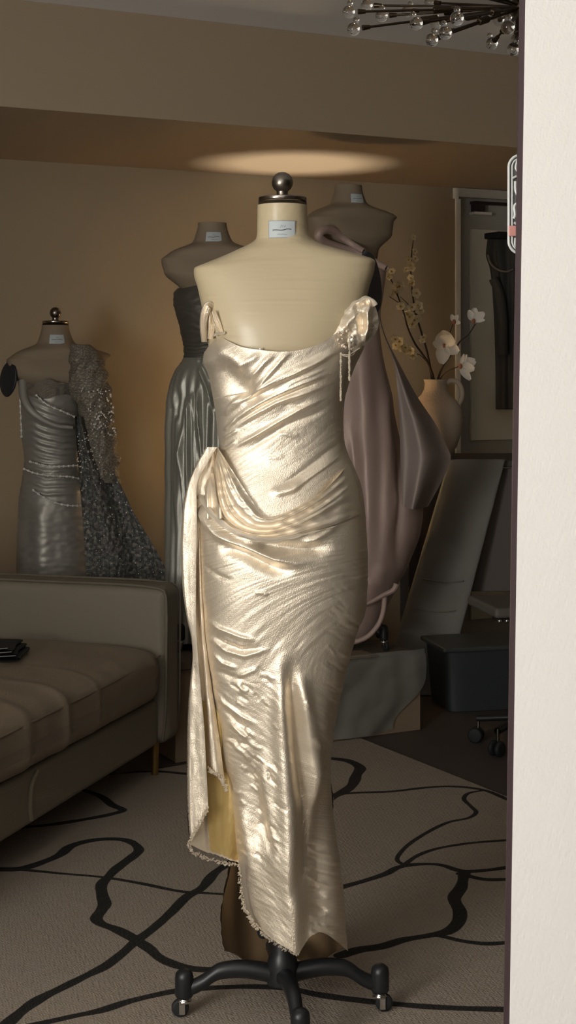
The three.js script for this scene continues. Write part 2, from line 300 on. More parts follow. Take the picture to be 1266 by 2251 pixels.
const housingGeo = lathe([[0, 0.098], [0.01, 0.097], [0.0165, 0.091], [0.0185, 0.082], [0.0185, 0.048], [0.016, 0.043], [0, 0.043]], 24).translate(0.196, -0.004, 0);
const forkGeo = merge([lathe([[0, 0.046], [0.012, 0.046], [0.012, 0.036], [0.015, 0.035], [0.015, 0.031], [0, 0.031]], 20).translate(0.196, -0.002, 0), box(0.012, 0.026, 0.004, 0.002, 0.2, 0.02, 0.0105), box(0.012, 0.026, 0.004, 0.002, 0.2, 0.02, -0.0105), box(0.014, 0.004, 0.024, 0.0015, 0.198, 0.0335, 0)]);
const wheelGeo = merge([lathe([[0, 0.0075], [0.012, 0.0075], [0.0165, 0.006], [0.0175, 0.002], [0.0175, -0.002], [0.0165, -0.006], [0.012, -0.0075], [0, -0.0075]], 28).rotateX(Math.PI / 2).translate(0.204, 0.0176, 0)]);
function dressForm({ label, pos, turn = 0, dy = 0, cap = true, skin = mats.linen, legs = [0, 90, 180, 270], stand = 1, plates = [], torso = torsoRear, group }) {
  const o = thing('dress_form', label, 'dress form', pos, turn, group);
  const up = g => g.clone().translate(0, dy, 0);
  part('torso', up(torso), skin, o);
  part('neck_top', up(neckLid), skin, o);
  part('neck_label', up(torso === torsoMain ? labelMain : labelRear), M(1, 1, 1, 0.6, { map: labelTex }), o, 'small pale blue label with dark script');
  for (const [sd, yaw, x, y, z] of plates) part('armhole_plate', plateGeo(sd, yaw).translate(x, y + dy, z), mats.plate, o, 'dark oval armhole plate');
  if (cap) {
    part('neck_cap', up(lathe([[0, 0.0165], [0.046, 0.0165], [0.0482, 0.0145], [0.0482, 0.0012], [0, 0.0012]], 48).translate(0, NECK, 0)), mats.steel, o, 'polished metal neck cap');
    part('finial', up(lathe([[0, 0.0665], [0.0070, 0.0655], [0.0140, 0.0618], [0.0190, 0.0555], [0.0212, 0.0475], [0.0208, 0.040], [0.0170, 0.0325], [0.0125, 0.0288], [0.0110, 0.0268], [0.0118, 0.0240], [0.0110, 0.0212], [0.0125, 0.0170], [0, 0.0170]], 40).translate(-0.0005, NECK, 0)), mats.darkSteel, o, 'dark metal ball finial');
  }
  part('pole', rod([0, 0.12, 0], [0, 0.92 + dy, 0], 0.0155, 20), mats.black, o);
  part('hub', [lathe([[0, 0.155], [0.018, 0.155], [0.021, 0.15], [0.021, 0.128], [0.027, 0.118], [0.031, 0.1], [0.031, 0.066], [0.03, 0.06], [0, 0.06]], 30), lathe([[0, 0.185], [0.017, 0.185], [0.019, 0.18], [0.019, 0.15], [0, 0.15]], 24)], mats.black, o);
  part('height_lever', [rod([0, 0.165, 0], [-0.036, 0.168, 0.012], 0.008), new THREE.SphereGeometry(0.0125, 16, 12).translate(-0.038, 0.168, 0.013)], mats.black, o);
  for (const d of legs) {
    const l = new THREE.Group(); l.name = 'leg'; l.rotation.y = d * Math.PI / 180; l.scale.set(stand, 1, stand); o.add(l);
    part('leg_bar', legGeo, mats.black, l);
    part('caster_housing', housingGeo, mats.black, l);
    part('caster_fork', forkGeo, mats.chrome, l, 'shiny metal caster fork');
    part('caster_wheel', wheelGeo, mats.blackSoft, l);
  }
  return o;
}
const MX = (621 - CX) / PXM;
dressForm({ label: 'beige dress form wearing the gold satin gown in the centre of the rug', pos: [MX, RUG_T, -3.0], legs: [4, 100, 183, 280], torso: torsoMain, plates: [[1, 0.42, 0.176, 1.462, -0.012]] });

// ------------------------------------------------------------------ the gold satin gown
const gL = sp([690, 452], [735, 458], [760, 452], [790, 447], [820, 454], [850, 462], [900, 473], [950, 479], [985, 483], [1020, 475], [1060, 455], [1100, 437], [1200, 436], [1300, 440], [1400, 447], [1500, 462], [1600, 481], [1680, 492], [1720, 501], [1800, 510], [1900, 524], [1990, 535], [2035, 546], [2110, 556]);
const gR = sp([690, 806], [760, 800], [800, 783], [845, 767], [883, 757], [930, 755], [970, 757], [1000, 765], [1020, 775], [1050, 788], [1080, 796], [1124, 802], [1210, 807], [1300, 807], [1345, 803], [1390, 786], [1440, 771], [1500, 756], [1550, 745], [1640, 728], [1700, 726], [1760, 734], [1850, 741], [1950, 754], [2050, 762], [2110, 766]);
const gB = sp([700, 0.112], [735, 0.120], [770, 0.126], [820, 0.125], [880, 0.11], [960, 0.098], [1020, 0.1], [1120, 0.122], [1220, 0.136], [1320, 0.13], [1500, 0.11], [1700, 0.10], [2110, 0.115]);
const gTop = sp([440, 800], [452, 772], [468, 750], [483, 738], [500, 748], [530, 762], [570, 769], [615, 773], [650, 771], [690, 761], [720, 746], [745, 728], [775, 705], [810, 695]);
const gHem = sp([530, 1985], [545, 2015], [560, 2035], [590, 2062], [640, 2090], [656, 2097], [668, 2086], [682, 2070], [702, 2062], [722, 2068], [745, 2086], [768, 2106]);
const D = (k, ...a) => a.map(p => [420 + p[0] / 2.877, 640 + p[1] / 2.877]);
const B = (...a) => D(0, ...a), H = (...a) => a.map(p => [380 + p[0] / 3.956, 940 + p[1] / 3.956]), K = (...a) => a.map(p => [340 + p[0] / 2.2607, 1450 + p[1] / 2.2607]), K2 = (...a) => a.map(p => [340 + p[0] / 2.2607, 900 + p[1] / 2.2607]);
const gStrokes = [
  // bodice: fan of diagonals from the right cup down to the left side
  stroke(10, 0.010, B([960, 372], [880, 400], [760, 470], [600, 545], [450, 620], [340, 680], [215, 745]), 5),
  stroke(8, 0.008, B([930, 500], [820, 545], [700, 590], [560, 650], [430, 715], [300, 800], [215, 860]), 5),
  stroke(8, 0.007, B([920, 560], [800, 620], [680, 665], [560, 700], [430, 770], [330, 830], [240, 900]), 4),
  stroke(7, 0.008, B([900, 640], [780, 710], [690, 750], [620, 790], [520, 850], [430, 905], [330, 960], [200, 1030]), 4),
  stroke(7, -0.005, B([905, 700], [800, 770], [700, 810], [600, 850], [480, 925], [380, 985], [250, 1040])),
  stroke(7, 0.006, B([640, 380], [590, 420], [520, 500], [440, 590], [350, 650]), 4),
  stroke(8, 0.006, B([540, 395], [470, 450], [410, 520], [330, 600]), 4),
  stroke(8, 0.005, B([450, 385], [390, 430], [330, 470], [270, 510])),
  stroke(5, -0.004, B([760, 470], [650, 510], [520, 590], [400, 665], [260, 740])),
  stroke(5, -0.004, B([900, 530], [760, 590], [640, 640], [520, 690], [400, 755], [280, 840])),
  stroke(4, 0.003, B([880, 480], [760, 530], [650, 575], [540, 640])),
  stroke(5, -0.002, B([720, 722], [640, 715], [570, 722])),
  stroke(4, 0.0015, B([660, 925], [600, 905], [540, 898])),
  stroke(30, -0.018, B([110, 430], [170, 500], [250, 560], [330, 640], [300, 720])),
  stroke(20, 0.008, B([150, 330], [220, 390], [300, 450], [370, 480])),
  stroke(5, 0.004, B([330, 640], [290, 690], [240, 740], [190, 790])), stroke(4, 0.003, B([320, 700], [260, 745], [210, 800])),
  stroke(4, 0.004, B([300, 800], [250, 850], [200, 890])), stroke(4, 0.004, B([310, 870], [250, 910], [190, 950])), stroke(4, 0.004, B([300, 940], [240, 985], [180, 1010])),
  // waist to hip, right side
  stroke(7, -0.004, K2([945, 150], [860, 215], [760, 290], [680, 350], [600, 385])), stroke(8, 0.005, K2([940, 215], [850, 280], [760, 345], [690, 400], [590, 430]), 4),
  stroke(7, -0.004, K2([940, 290], [880, 370], [800, 460], [720, 520], [640, 570])), stroke(6, 0.0015, K2([720, 120], [690, 128], [620, 112])), stroke(5, 0.0015, K2([650, 225], [600, 240], [540, 240])),
  stroke(10, 0.005, K2([740, 350], [680, 390], [620, 410], [560, 410])),
  // below the swag: light ridge and the dark hollows either side of it
  stroke(11, 0.014, H([150, 560], [220, 690], [300, 800], [400, 920], [560, 1020], [720, 1080], [880, 1150], [1100, 1180], [1300, 1185]), 9),
  stroke(15, -0.017, H([380, 1040], [500, 1050], [620, 1085], [760, 1165], [900, 1225], [1080, 1250])),
  stroke(14, -0.014, H([640, 960], [800, 1020], [1000, 1050], [1250, 1060], [1420, 1030])),
  stroke(8, 0.006, K2([920, 575], [850, 610], [790, 650], [700, 690])),
  
  stroke(5, -0.004, H([250, 1170], [320, 1240], [420, 1300], [540, 1330])), stroke(4, 0.003, H([700, 1430], [780, 1440], [840, 1460])),
  // skirt wrinkles on the left thigh
  stroke(7, 0.006, K2([240, 1030], [330, 1090], [430, 1130], [520, 1150]), 4), stroke(6, -0.005, K2([250, 1090], [340, 1160], [430, 1195], [560, 1180])), stroke(6, 0.005, K2([270, 1130], [360, 1200], [450, 1225], [600, 1180]), 4),
  stroke(6, 0.005, K2([280, 1200], [340, 1260], [420, 1290]), 4), stroke(5, 0.004, K2([380, 1345], [460, 1310], [520, 1285])), stroke(6, -0.004, K2([290, 1290], [380, 1330], [470, 1340])),
  stroke(6, 0.005, K([300, 150], [350, 220], [430, 280], [520, 330]), 4), stroke(6, -0.005, K([330, 230], [400, 310], [480, 360])), stroke(5, 0.005, K([360, 300], [430, 370], [480, 400]), 3), stroke(5, -0.004, K([350, 380], [420, 420], [480, 430])),
  stroke(5, 0.004, K([400, 110], [440, 150], [470, 160])), stroke(5, 0.004, K([380, 420], [440, 470], [470, 520])),
  // long vertical folds of the skirt: soft ridge, deep recess, pointed flap
  stroke(22, 0.020, K([668, -140], [640, 60], [635, 250], [640, 450], [655, 700], [670, 950], [690, 1250], [700, 1480]), 26),
  stroke(15, -0.022, K([672, -40], [680, 100], [690, 250], [705, 420], [725, 600], [740, 760], [730, 900])),
  stroke(13, 0.020, K([700, 20], [720, 150], [745, 330], [765, 520], [785, 690], [792, 790]), 20),
  stroke(24, 0.010, K([800, 120], [815, 250], [820, 380], [805, 560], [795, 690])),
  stroke(16, -0.014, K([740, 700], [735, 900], [715, 1100], [700, 1250])),
  stroke(26, -0.014, K([860, 560], [850, 750], [820, 950], [830, 1250], [840, 1450])),
  stroke(26, -0.012, K([430, 420], [470, 560], [500, 700], [520, 850], [530, 1000])), stroke(18, 0.009, K([540, 420], [545, 600], [570, 800], [600, 1000], [610, 1200])), stroke(9, -0.006, K([520, 780], [560, 900], [600, 1000])),
  stroke(12, 0.006, K([420, 700], [450, 850], [480, 1000], [500, 1150])), stroke(4, 0.003, K([730, 195], [745, 215], [755, 225])), stroke(6, 0.004, K([760, 380], [790, 420], [800, 420])),
];
for (let i = 0; i < 26; i++) { const y = 1850 + i * 9.4 + rnd() * 6, x = 660 + rnd() * 40, l = 34 + rnd() * 40; gStrokes.push(stroke(4, 0.0028 * (rnd() < 0.5 ? -1 : 1), [[x, y], [x + l * 0.5, y + 6 + rnd() * 8], [x + l, y + 2 + rnd() * 14]])); }
for (let i = 0; i < 46; i++) { const y = 1230 + rnd() * 330, x = 700 + rnd() * 90, l = 26 + rnd() * 40; gStrokes.push(stroke(4, 0.0013 * (rnd() < 0.5 ? -1 : 1), [[x, y], [x + l * 0.5, y + 8 + rnd() * 6], [x + l, y + 20 + rnd() * 14]])); }
for (let i = 0; i < 50; i++) { const y = 1460 + rnd() * 420, x = 490 + rnd() * 120, l = 12 + rnd() * 22; gStrokes.push(stroke(4, 0.0019 * (rnd() < 0.5 ? -1 : 1), [[x, y], [x + l * 0.5, y + 5 + rnd() * 6], [x + l, y + 12 + rnd() * 10]])); }
const gDrape = gStrokes.filter(k => k.w >= 9), gFine = gStrokes.filter(k => k.w < 9);
const dirTbl = sp([740, -0.55], [1000, -0.5], [1120, -0.35], [1190, 0.1], [1350, 0.45], [1600, 0.6], [1900, 0.25], [2100, 0.12]);
const crinkle = (x, y) => { const t = y > 1500 ? lerp(0.65, 0.1, smooth(640, 680, x) * smooth(1700, 1850, y)) : dirTbl(y), c = Math.cos(t), s = Math.sin(t), a = x * c + y * s, b = -x * s + y * c; return 0.0020 * noise(a / 34, b / 13, 1.3) + 0.0011 * noise(a / 20, b / 6, 4.1) + 0.0045 * noise(x / 90, y / 70, 7.7); };
const prism = (x, y) => smooth(1480, 1850, y) * (x > 648 ? -0.020 * smooth(0, 0.3, (x - 648) / 110) - 0.012 * clamp((x - 648) / 115) : -0.012 * smooth(648, 560, x));
const gDisp = (x, y, phi) => front(phi) * (0.8 * folds(gFine, x, y) + folds(gDrape, x, y)) + (y < 1200 ? 0.3 : 0.4) * crinkle(x + (Math.cos(phi) < 0 ? 500 : 0), y);
const gown = thing('evening_gown', 'champagne gold satin gown with draped cowl bodice on the beige dress form', 'gown');
part('front_panel', garment({ zc: 3.0, L: gL, R: gR, b: gB, top: (x, f, a) => a ? 750 : gTop(x), bottom: (x, f, a) => a ? 2050 : gHem(x), disp: gDisp, dz: (x, y, f) => prism(x, y), nu: 330, nv: 820, pw: 0.86, phi0: -Math.PI / 2 - 0.06, phi1: Math.PI / 2 + 0.06, closed: false }), mats.satin, gown);
const bL = sp([780, 450], [850, 462], [900, 473], [985, 483], [1060, 455], [1100, 437], [1300, 440], [1400, 447], [1500, 462], [1620, 484], [1760, 505], [1900, 508], [1980, 492], [2050, 490], [2100, 500], [2130, 520]);
const bHem = sp([480, 2085], [500, 2092], [540, 2112], [600, 2126], [640, 2128], [676, 2166], [700, 2162], [735, 2134], [770, 2112]);
part('back_panel', garment({ zc: 3.0, L: bL, R: x => gR(x) - 2, b: y => gB(y) + 0.02, top: () => 790, bottom: (x, f, a) => a ? 2100 : bHem(x), disp: (x, y, phi) => crinkle(x + 300, y) + 0.005 * Math.sin(phi * 7) * smooth(1500, 2100, y), dz: (x, y) => -0.085 * smooth(560, 690, x) * smooth(1480, 1850, y), nu: 150, nv: 260, phi0: Math.PI / 2 - 0.02, phi1: Math.PI * 1.5 + 0.02, closed: false }), mats.satin, gown);
part('skirt_lining', garment({ zc: 3.0, L: x => bL(x) + 3, R: x => gR(x) - 6, b: y => gB(y) + 0.012, top: () => 1500, bottom: (x, f, a) => a ? 2100 : bHem(x) - 3 - 14 * smooth(650, 676, x) * smooth(720, 700, x), disp: (x, y, phi) => 0.005 * Math.sin(phi * 7) * smooth(1500, 2100, y), dz: (x, y) => -0.085 * smooth(560, 690, x) * smooth(1480, 1850, y), nu: 120, nv: 120, phi0: Math.PI / 2, phi1: Math.PI * 1.5, closed: false }), mats.brownLining, gown, 'brown gold lining showing below the hem');

// position on the gown's front surface, raised by h metres
const onGown = (x, y, h) => {
  const l = gL(y), r = gR(y), s = clamp(((x - (l + r) / 2) / ((r - l) / 2)) * 0.965, -1.2, 1.2), c = Math.pow(Math.max(0, 1 - Math.pow(Math.abs(s), 2 / 0.86)), 0.43), z = 3.0 - gB(y) * c - h;
  return W(x, y, z);
};
{ // hip swag: a gathered sweep from the knot on the left hip across to the right side
  const U = sp([0, 0], [1, 1]);
  const crv = pts => new THREE.CatmullRomCurve3(pts.map(p => new THREE.Vector3(p[0], p[1], 0)));
  const up = crv([[479, 984], [492, 1004], [508, 1030], [527, 1059], [552, 1097], [582, 1134], [612, 1132], [645, 1118], [698, 1088], [745, 1045], [764, 1020]]);
  const mid = crv([[466, 985], [474, 1010], [482, 1050], [490, 1095], [508, 1132], [545, 1158], [590, 1164], [640, 1150], [695, 1122], [750, 1085], [782, 1060]]);
  const lo = crv([[455, 985], [462, 1004], [470, 1045], [478, 1100], [498, 1150], [532, 1173], [572, 1183], [620, 1184], [690, 1166], [745, 1150], [796, 1128]]);
  const ridge = [0.06, 0.24, 0.45, 0.66, 0.96];
  part('hip_swag', grid(170, 90, (u, v) => {
    const a = up.getPoint(u), m = mid.getPoint(u), b = lo.getPoint(u), w0 = (1 - v) * (1 - 2 * v), w1 = 4 * v * (1 - v), w2 = v * (2 * v - 1);
    const x = a.x * w0 + m.x * w1 + b.x * w2, y = a.y * w0 + m.y * w1 + b.y * w2;
    let h = 0.004 + 0.02 * smooth(0.45, 0, u) + 0.006 * smooth(1, 0.6, u);
    for (let i = 0; i < ridge.length; i++) { const c = ridge[i] + 0.05 * Math.sin(u * 5 + i * 2), e = (v - c) / (i % 2 ? 0.075 : 0.055); h += (0.011 - 0.005 * u) * Math.exp(-e * e) * smooth(1.02, 0.8, u); }
    h += 0.003 * noise(x / 30, y / 12, 2.2); h = lerp(h, 0.001, smooth(0.9, 1, u));
    return onGown(x, y, h).toArray();
  }, false, 0.5, 0.2), mats.satin, gown);
  const roll = crv([[432, 1096], [440, 1092], [450, 1106], [463, 1126], [480, 1143], [501, 1158], [532, 1175], [572, 1185], [607, 1187], [653, 1178], [698, 1167], [742, 1156]]);
  part('rolled_edge', tube(roll.getPoints(14).map(p => onGown(p.x, p.y, 0.012)), t => 0.0062 * smooth(-0.15, 0.1, t) * smooth(1.05, 0.5, t) + 0.0008 * Math.sin(t * 60), 90, 10), mats.satin, gown);
  part('inner_fold', grid(26, 40, (u, v) => { const y = 1040 + v * 100, x = lerp(446 + v * 10, 478 + v * 14, u); return onGown(x, y, 0.004 + 0.012 * Math.sin(u * Math.PI * 2.5 + v * 2) * 0.6 + 0.008).toArray(); }, false, 0.05, 0.1), mats.satin, gown);
}
{ // the long side drape with its gold lining
  const out = sp([983, 453], [1000, 444], [1016, 433], [1041, 422], [1066, 413], [1105, 403], [1150, 399], [1200, 397], [1250, 398], [1300, 402], [1360, 411], [1400, 420], [1440, 423], [1500, 418], [1550, 413], [1700, 410], [1800, 412], [1850, 416], [1900, 420]);
  const inn = sp([983, 478], [1000, 466], [1020, 455], [1050, 437], [1080, 432], [1130, 433], [1250, 431], [1370, 431], [1500, 440], [1600, 449], [1680, 453], [1780, 458], [1900, 460]);
  const back = sp([983, 480], [1200, 440], [1400, 450], [1550, 480], [1690, 520], [1900, 545]);
  const shape = (off) => (u, v) => {
    // u 0..0.45 front face from inner edge to outer turn, 0.45..0.55 turn, 0.55..1 back run
    const a = u < 0.5 ? u / 0.5 : (1 - u) / 0.5, f = Math.sqrt(Math.max(0, 1 - a * a)), botF = 1852 - 72 * Math.pow(f, 1.3), botB = 1854 + 46 * Math.pow(f, 0.7), y = lerp(983, u < 0.5 ? botF : botB, v);
    const o = out(y) + off * 900, far = u < 0.5 ? inn(y) : back(y);
    const x = lerp(far, o, 1 - f);
    const thick = lerp(0.008, 0.015, smooth(1000, 1700, y)), zf = 2.935 + 0.01 * smooth(1100, 1000, y), zz = u < 0.5 ? zf + thick * (1 - f) : zf + thick + f * (0.012 + 0.03 * smooth(1400, 1800, y));
    const wr = 0.004 * noise(x / 16, y / 90, 3.1) + 0.0006 * noise(x / 9, y / 20, 8.2) + 0.009 * Math.sin(x / 9 + y / 60) * smooth(0.55, 0.8, u);
    return W(x, y + 4 * noise(x / 6, 2.2) * v, zz + wr - off).toArray();
  };
  part('side_drape', grid(120, 420, shape(0), false, 0.3, 0.8), mats.satin, gown);
  part('drape_lining', grid(60, 160, (u, v) => shape(0.004)(0.53 + u * 0.47, 0.62 + v * 0.375), false, 0.2, 0.3), mats.gold, gown, 'yellow gold lining inside the side drape');
  const l2 = sp([1135, 437], [1250, 433], [1400, 438], [1500, 445], [1600, 450], [1690, 455]), r2_ = sp([1135, 441], [1250, 444], [1400, 453], [1500, 464], [1600, 479], [1700, 492], [1725, 496]);
  part('drape_fold', grid(40, 240, (u, v) => { const y = lerp(1135, 1692 + 26 * u * u + 5 * noise(u * 9, 4.4), v), x = lerp(l2(y), r2_(y), u); return W(x, y, 2.965 - 0.016 * Math.sin(u * Math.PI) - 0.006 * u + 0.003 * noise(x / 14, y / 50, 6)).toArray(); }, false, 0.06, 0.55), mats.satin, gown);
  // frayed raw edges
  const fray = (pts, z, n, len) => { const c = new THREE.CatmullRomCurve3(pts.map(p => W(p[0], p[1], z))), gs = []; for (let i = 0; i < n; i++) { const p = c.getPoint((i + rnd()) / n), k = len * (0.5 + rnd()); const g = new THREE.SphereGeometry(k * 0.55, 6, 4).scale(1.2 + rnd(), 0.5 + rnd() * 0.5, 0.7); g.rotateZ(rnd() * 3); gs.push(g.translate(p.x + (rnd() - 0.5) * 0.006, p.y + (rnd() - 0.5) * 0.006, p.z + (rnd() - 0.5) * 0.006)); } return merge(gs); };
  part('frayed_edge', merge([fray([[457, 1690], [470, 1698], [482, 1706], [492, 1722], [498, 1740]], 2.945, 101, 0.0032), fray([[415, 1852], [420, 1868], [446, 1884], [488, 1896], [524, 1902]], 2.985, 132, 0.0028), fray([[458, 1775], [440, 1808], [416, 1850]], 2.93, 88, 0.0025),
    fray([[524, 1905], [535, 1990], [558, 2032], [592, 2064], [640, 2092], [656, 2098]], 2.925, 198, 0.0031)]), mats.satin, gown, 'frayed raw hem edge');
}
{ // right cup: a puffed fold standing off the shoulder
  const edge = new THREE.CatmullRomCurve3([[700, 752], [724, 728], [748, 702], [770, 676], [788, 662], [805, 656], [818, 660], [825, 674], [832, 700], [832, 718], [823, 736], [806, 755], [786, 768], [752, 777], [722, 770]].map(p => new THREE.Vector3(p[0], p[1], 0)), true);
  const S = (...a) => a.map(p => [700 + p[0] / 7.91, 640 + p[1] / 7.91]);
  const st = [stroke(8, 0.016, S([930, 130], [900, 250], [860, 400], [870, 560], [850, 720], [800, 870], [640, 1000]), 5), stroke(7, -0.014, S([780, 330], [760, 480], [770, 620], [740, 780])), stroke(9, 0.010, S([700, 380], [620, 470], [520, 560], [380, 700]), 8), stroke(5, -0.016, S([920, 190], [820, 200], [700, 250], [600, 280])), stroke(5, -0.008, S([590, 260], [660, 310], [720, 380])), stroke(10, -0.008, S([560, 640], [480, 800], [420, 950]))];
  const cx = 776, cy = 722;
  part('shoulder_cup', grid(140, 60, (u, v) => { const e = edge.getPoint(u), x = lerp(cx, e.x, v), y = lerp(cy, e.y, v), base = 2.918 + 0.00015 * Math.max(0, x - 745) - 0.00012 * Math.max(0, 760 - y); return W(x, y, base - 0.014 * (1 - v * v * v) - 0.8 * folds(st, x, y) * (1 - Math.pow(v, 8)) + 0.003 * noise(x / 12, y / 12, 5)).toArray(); }, true, 0.2, 0.06), mats.satin, gown);
  part('cup_edge', tube([[702, 752], [724, 727], [748, 701], [770, 676], [788, 662], [805, 656], [818, 660], [825, 672]].map(p => W(p[0], p[1], 2.918)), t => 0.0045 + 0.0012 * Math.sin(t * 40), 60, 8), mats.satin, gown);
}
{ // left strap: a looped band and the narrow strap to the bodice
  const band = (pts, w, z, tw) => { const c = new THREE.CatmullRomCurve3(pts.map(p => W(p[0], p[1], p[2] || z))); return grid(14, 50, (u, v) => { const p = c.getPoint(v), t = c.getTangent(v), n = new THREE.Vector3(-t.y, t.x, 0).normalize(), s = (u - 0.5) * w * (0.75 + 0.4 * Math.sin(v * Math.PI)); return [p.x + n.x * s, p.y + n.y * s, p.z + 0.006 * Math.cos((u - 0.5) * 3) + tw * Math.sin(v * 3 + u * 4) + 0.004 * Math.sin(u * 9)]; }, false, w, 0.1); };
  part('strap', [band([[449, 752, 2.965], [447, 720, 2.945], [450, 690, 2.93], [458, 672, 2.925], [466, 682, 2.935], [466, 712, 2.935], [462, 745, 2.925]], 0.015, 2.93, 0.002), band([[470, 684], [474, 698], [481, 716], [488, 733]], 0.011, 2.916, 0.001)], mats.satin, gown);
  part('strap_tie', tube([W(470, 737, 2.915), W(478, 733, 2.908), W(487, 733, 2.905), W(494, 731, 2.908)], 0.0028, 20, 8), mats.satin, gown);
}
{ // beaded strands and the embroidered spray on the cup
  const strand = (x, y0, y1, z) => { const gs = [rod(W(x, y0, z), W(x, y1, z), 0.0006, 6)]; for (let y = y0; y <= y1; y += 4.2) { const p = W(x + (rnd() - 0.5) * 0.8, y, z), r = 0.0016 + rnd() * 0.0012; gs.push(new THREE.SphereGeometry(r, 8, 6).scale(1, 1.25, 1).translate(p.x, p.y, p.z)); } return merge(gs); };
  part('beaded_strand', strand(749, 778, 881, 2.893), mats.satin, gown); part('beaded_strand', strand(768, 738, 838, 2.884), mats.satin, gown);
  const gs = []; for (let i = 0; i < 34; i++) { const p = W(742 + rnd() * 34, 726 + rnd() * 42, 2.893 + rnd() * 0.006), r = 0.0014 + rnd() * 0.0016; gs.push(new THREE.SphereGeometry(r, 8, 6).translate(p.x, p.y, p.z)); }
  part('bead_embroidery', gs, M(0.72, 0.62, 0.5, 0.28, { metalness: 0.3 }), gown);
  part('cord', [tube([W(748, 778, 2.892), W(766, 780, 2.886), W(780, 772, 2.89), W(790, 766, 2.9)], 0.0011, 24, 6), tube([W(752, 781, 2.892), W(766, 784, 2.888), W(776, 780, 2.892), W(782, 772, 2.896)], 0.0009, 24, 6)], mats.satin, gown);
  for (const p of [[456, 687, 2.92], [572, 767, 2.878]]) { const q = W(...p); part('pin', new THREE.SphereGeometry(0.0024, 8, 6).translate(q.x, q.y, q.z), mats.bead, gown); }
}

// ------------------------------------------------------------------ sofa at the left
const sofa = thing('sofa', 'taupe leather sofa with low padded arm at the left of the rug', 'sofa', [-0.40, 0, -4.70], -0.308);
{
  const LEN = 1.78, BK = -0.86;                               // local: +x seat front, +z towards the viewer
  const soft = (w, h, d, x, y, z, r) => { const g = new RoundedBoxGeometry(w, h, d, 6, r); return g.translate(x, y, z); };
  part('arm', soft(0.88, 0.497, 0.125, -0.42, 0.3585, -0.062, 0.035), mats.sofa, sofa);
  part('arm', soft(0.88, 0.497, 0.125, -0.42, 0.3585, LEN + 0.062, 0.035), mats.sofa, sofa);
  const rr = 0.045, loop = (z) => [[-0.8, 0.604, z], [-0.4, 0.606, z], [0.02 - rr - 0.02, 0.604, z], [0.012, 0.592, z], [0.018, 0.56, z], [0.018, 0.4, z], [0.014, 0.2, z], [0.004, 0.125, z]];
  part('piping', [tube(loop(-0.006), 0.0042, 60, 8), tube(loop(-0.118), 0.0042, 60, 8)], mats.sofa, sofa);
  part('base', soft(0.84, 0.145, LEN, -0.425, 0.182, LEN / 2, 0.02), mats.sofa, sofa);
  part('backrest', soft(0.17, 0.56, LEN, BK + 0.09, 0.44, LEN / 2, 0.05), mats.sofa, sofa);
  const cg = new RoundedBoxGeometry(0.74, 0.195, LEN - 0.02, 8, 0.06, ).translate(-0.325, 0.345, LEN / 2);
  const cush = grid(90, 260, (u, v) => {                     // seat cushion swept along its length, puffed and creased
    const z = 0.004 + v * (LEN - 0.01), a = u * Math.PI * 2, e = 0.42, s = Math.sin(a), c = Math.cos(a), end = Math.pow(clamp(Math.min(v, 1 - v) / 0.045), 0.5);
    const hx = 0.355 + 0.012 * end - 0.02 * (1 - end), hy = 0.094 * (0.72 + 0.28 * end);
    let x = -0.345 + hx * Math.sign(c) * Math.pow(Math.abs(c), e), y = 0.338 + hy * Math.sign(s) * Math.pow(Math.abs(s), e);
    const lift = 0.012 * Math.sin(v * Math.PI) * Math.max(0, s); y += lift;
    let w = 0; for (const [zc, k, wd2] of [[0.50, 0.0035, 0.02], [0.70, 0.006, 0.022], [0.92, 0.006, 0.03]]) { const q = (z - zc - 0.05 * (x + 0.05) * (s > 0 ? 1 : 0.3)) / wd2; w += k * Math.exp(-q * q) * smooth(-0.35, 0.0, x); }
    w += 0.004 * noise(x * 9, z * 12, 3) * 0.8;
    return [x + w * Math.max(0, c), y + w * Math.max(0, s), z];
  }, true, 1.2, LEN);
  part('seat_cushion', [cush], mats.cushion, sofa);
  part('seam', tube([[0.008, 0.395, 0.02], [0.018, 0.39, 0.4], [0.02, 0.39, 0.9], [0.018, 0.39, LEN - 0.05]], 0.003, 80, 6), mats.cushion, sofa);
  const wl = 0.004; part('base_crease', tube([[0.0, 0.245, 0.83], [0.0005, 0.22, 0.862], [-0.0015, 0.17, 0.868], [-0.002, 0.125, 0.86]], 0.006, 20, 8), mats.sofa, sofa);
  for (const [x, z, y0] of [[-0.035, -0.04, RUG_T], [-0.035, LEN + 0.03, RUG_T], [-0.8, -0.04, 0], [-0.8, LEN + 0.03, RUG_T]]) part('leg', rod([x, y0, z], [x, 0.118, z], 0.011, 14, 0.014), mats.brass, sofa, 'slim brass leg');
}
{ // folded dark cloth on the seat
  const o = thing('folded_scarf', 'dark folded scarf with pale stripes lying on the sofa seat', 'scarf');
  const p = W(-20, 1458, 4.42);
  const y0 = 0.447;
  for (let k = 0; k < 3; k++) part('fold', grid(30, 20, (u, v) => { const a = u * Math.PI * 2, c = Math.cos(a), s = Math.sin(a); return [p.x + (0.10 - k * 0.012) * Math.sign(c) * Math.pow(Math.abs(c), 0.5) + 0.004 * Math.sin(v * 7 + k), y0 + 0.006 + k * 0.011 + 0.0052 * Math.sign(s) * Math.pow(Math.abs(s), 0.6), -4.42 + (v - 0.5) * 0.17]; }, true, 0.2, 0.2), mats.blackSoft, o);
  part('stripe', [0, 1, 2].map(k => tube([[p.x - 0.08, y0 + 0.012 + k * 0.011, -4.333], [p.x + 0.03, y0 + 0.0125 + k * 0.011, -4.334], [p.x + 0.088 - k * 0.012, y0 + 0.0145 + k * 0.011, -4.34]], 0.0016, 24, 6)), M(0.25, 0.25, 0.24, 0.7), o, 'pale stripe');
}

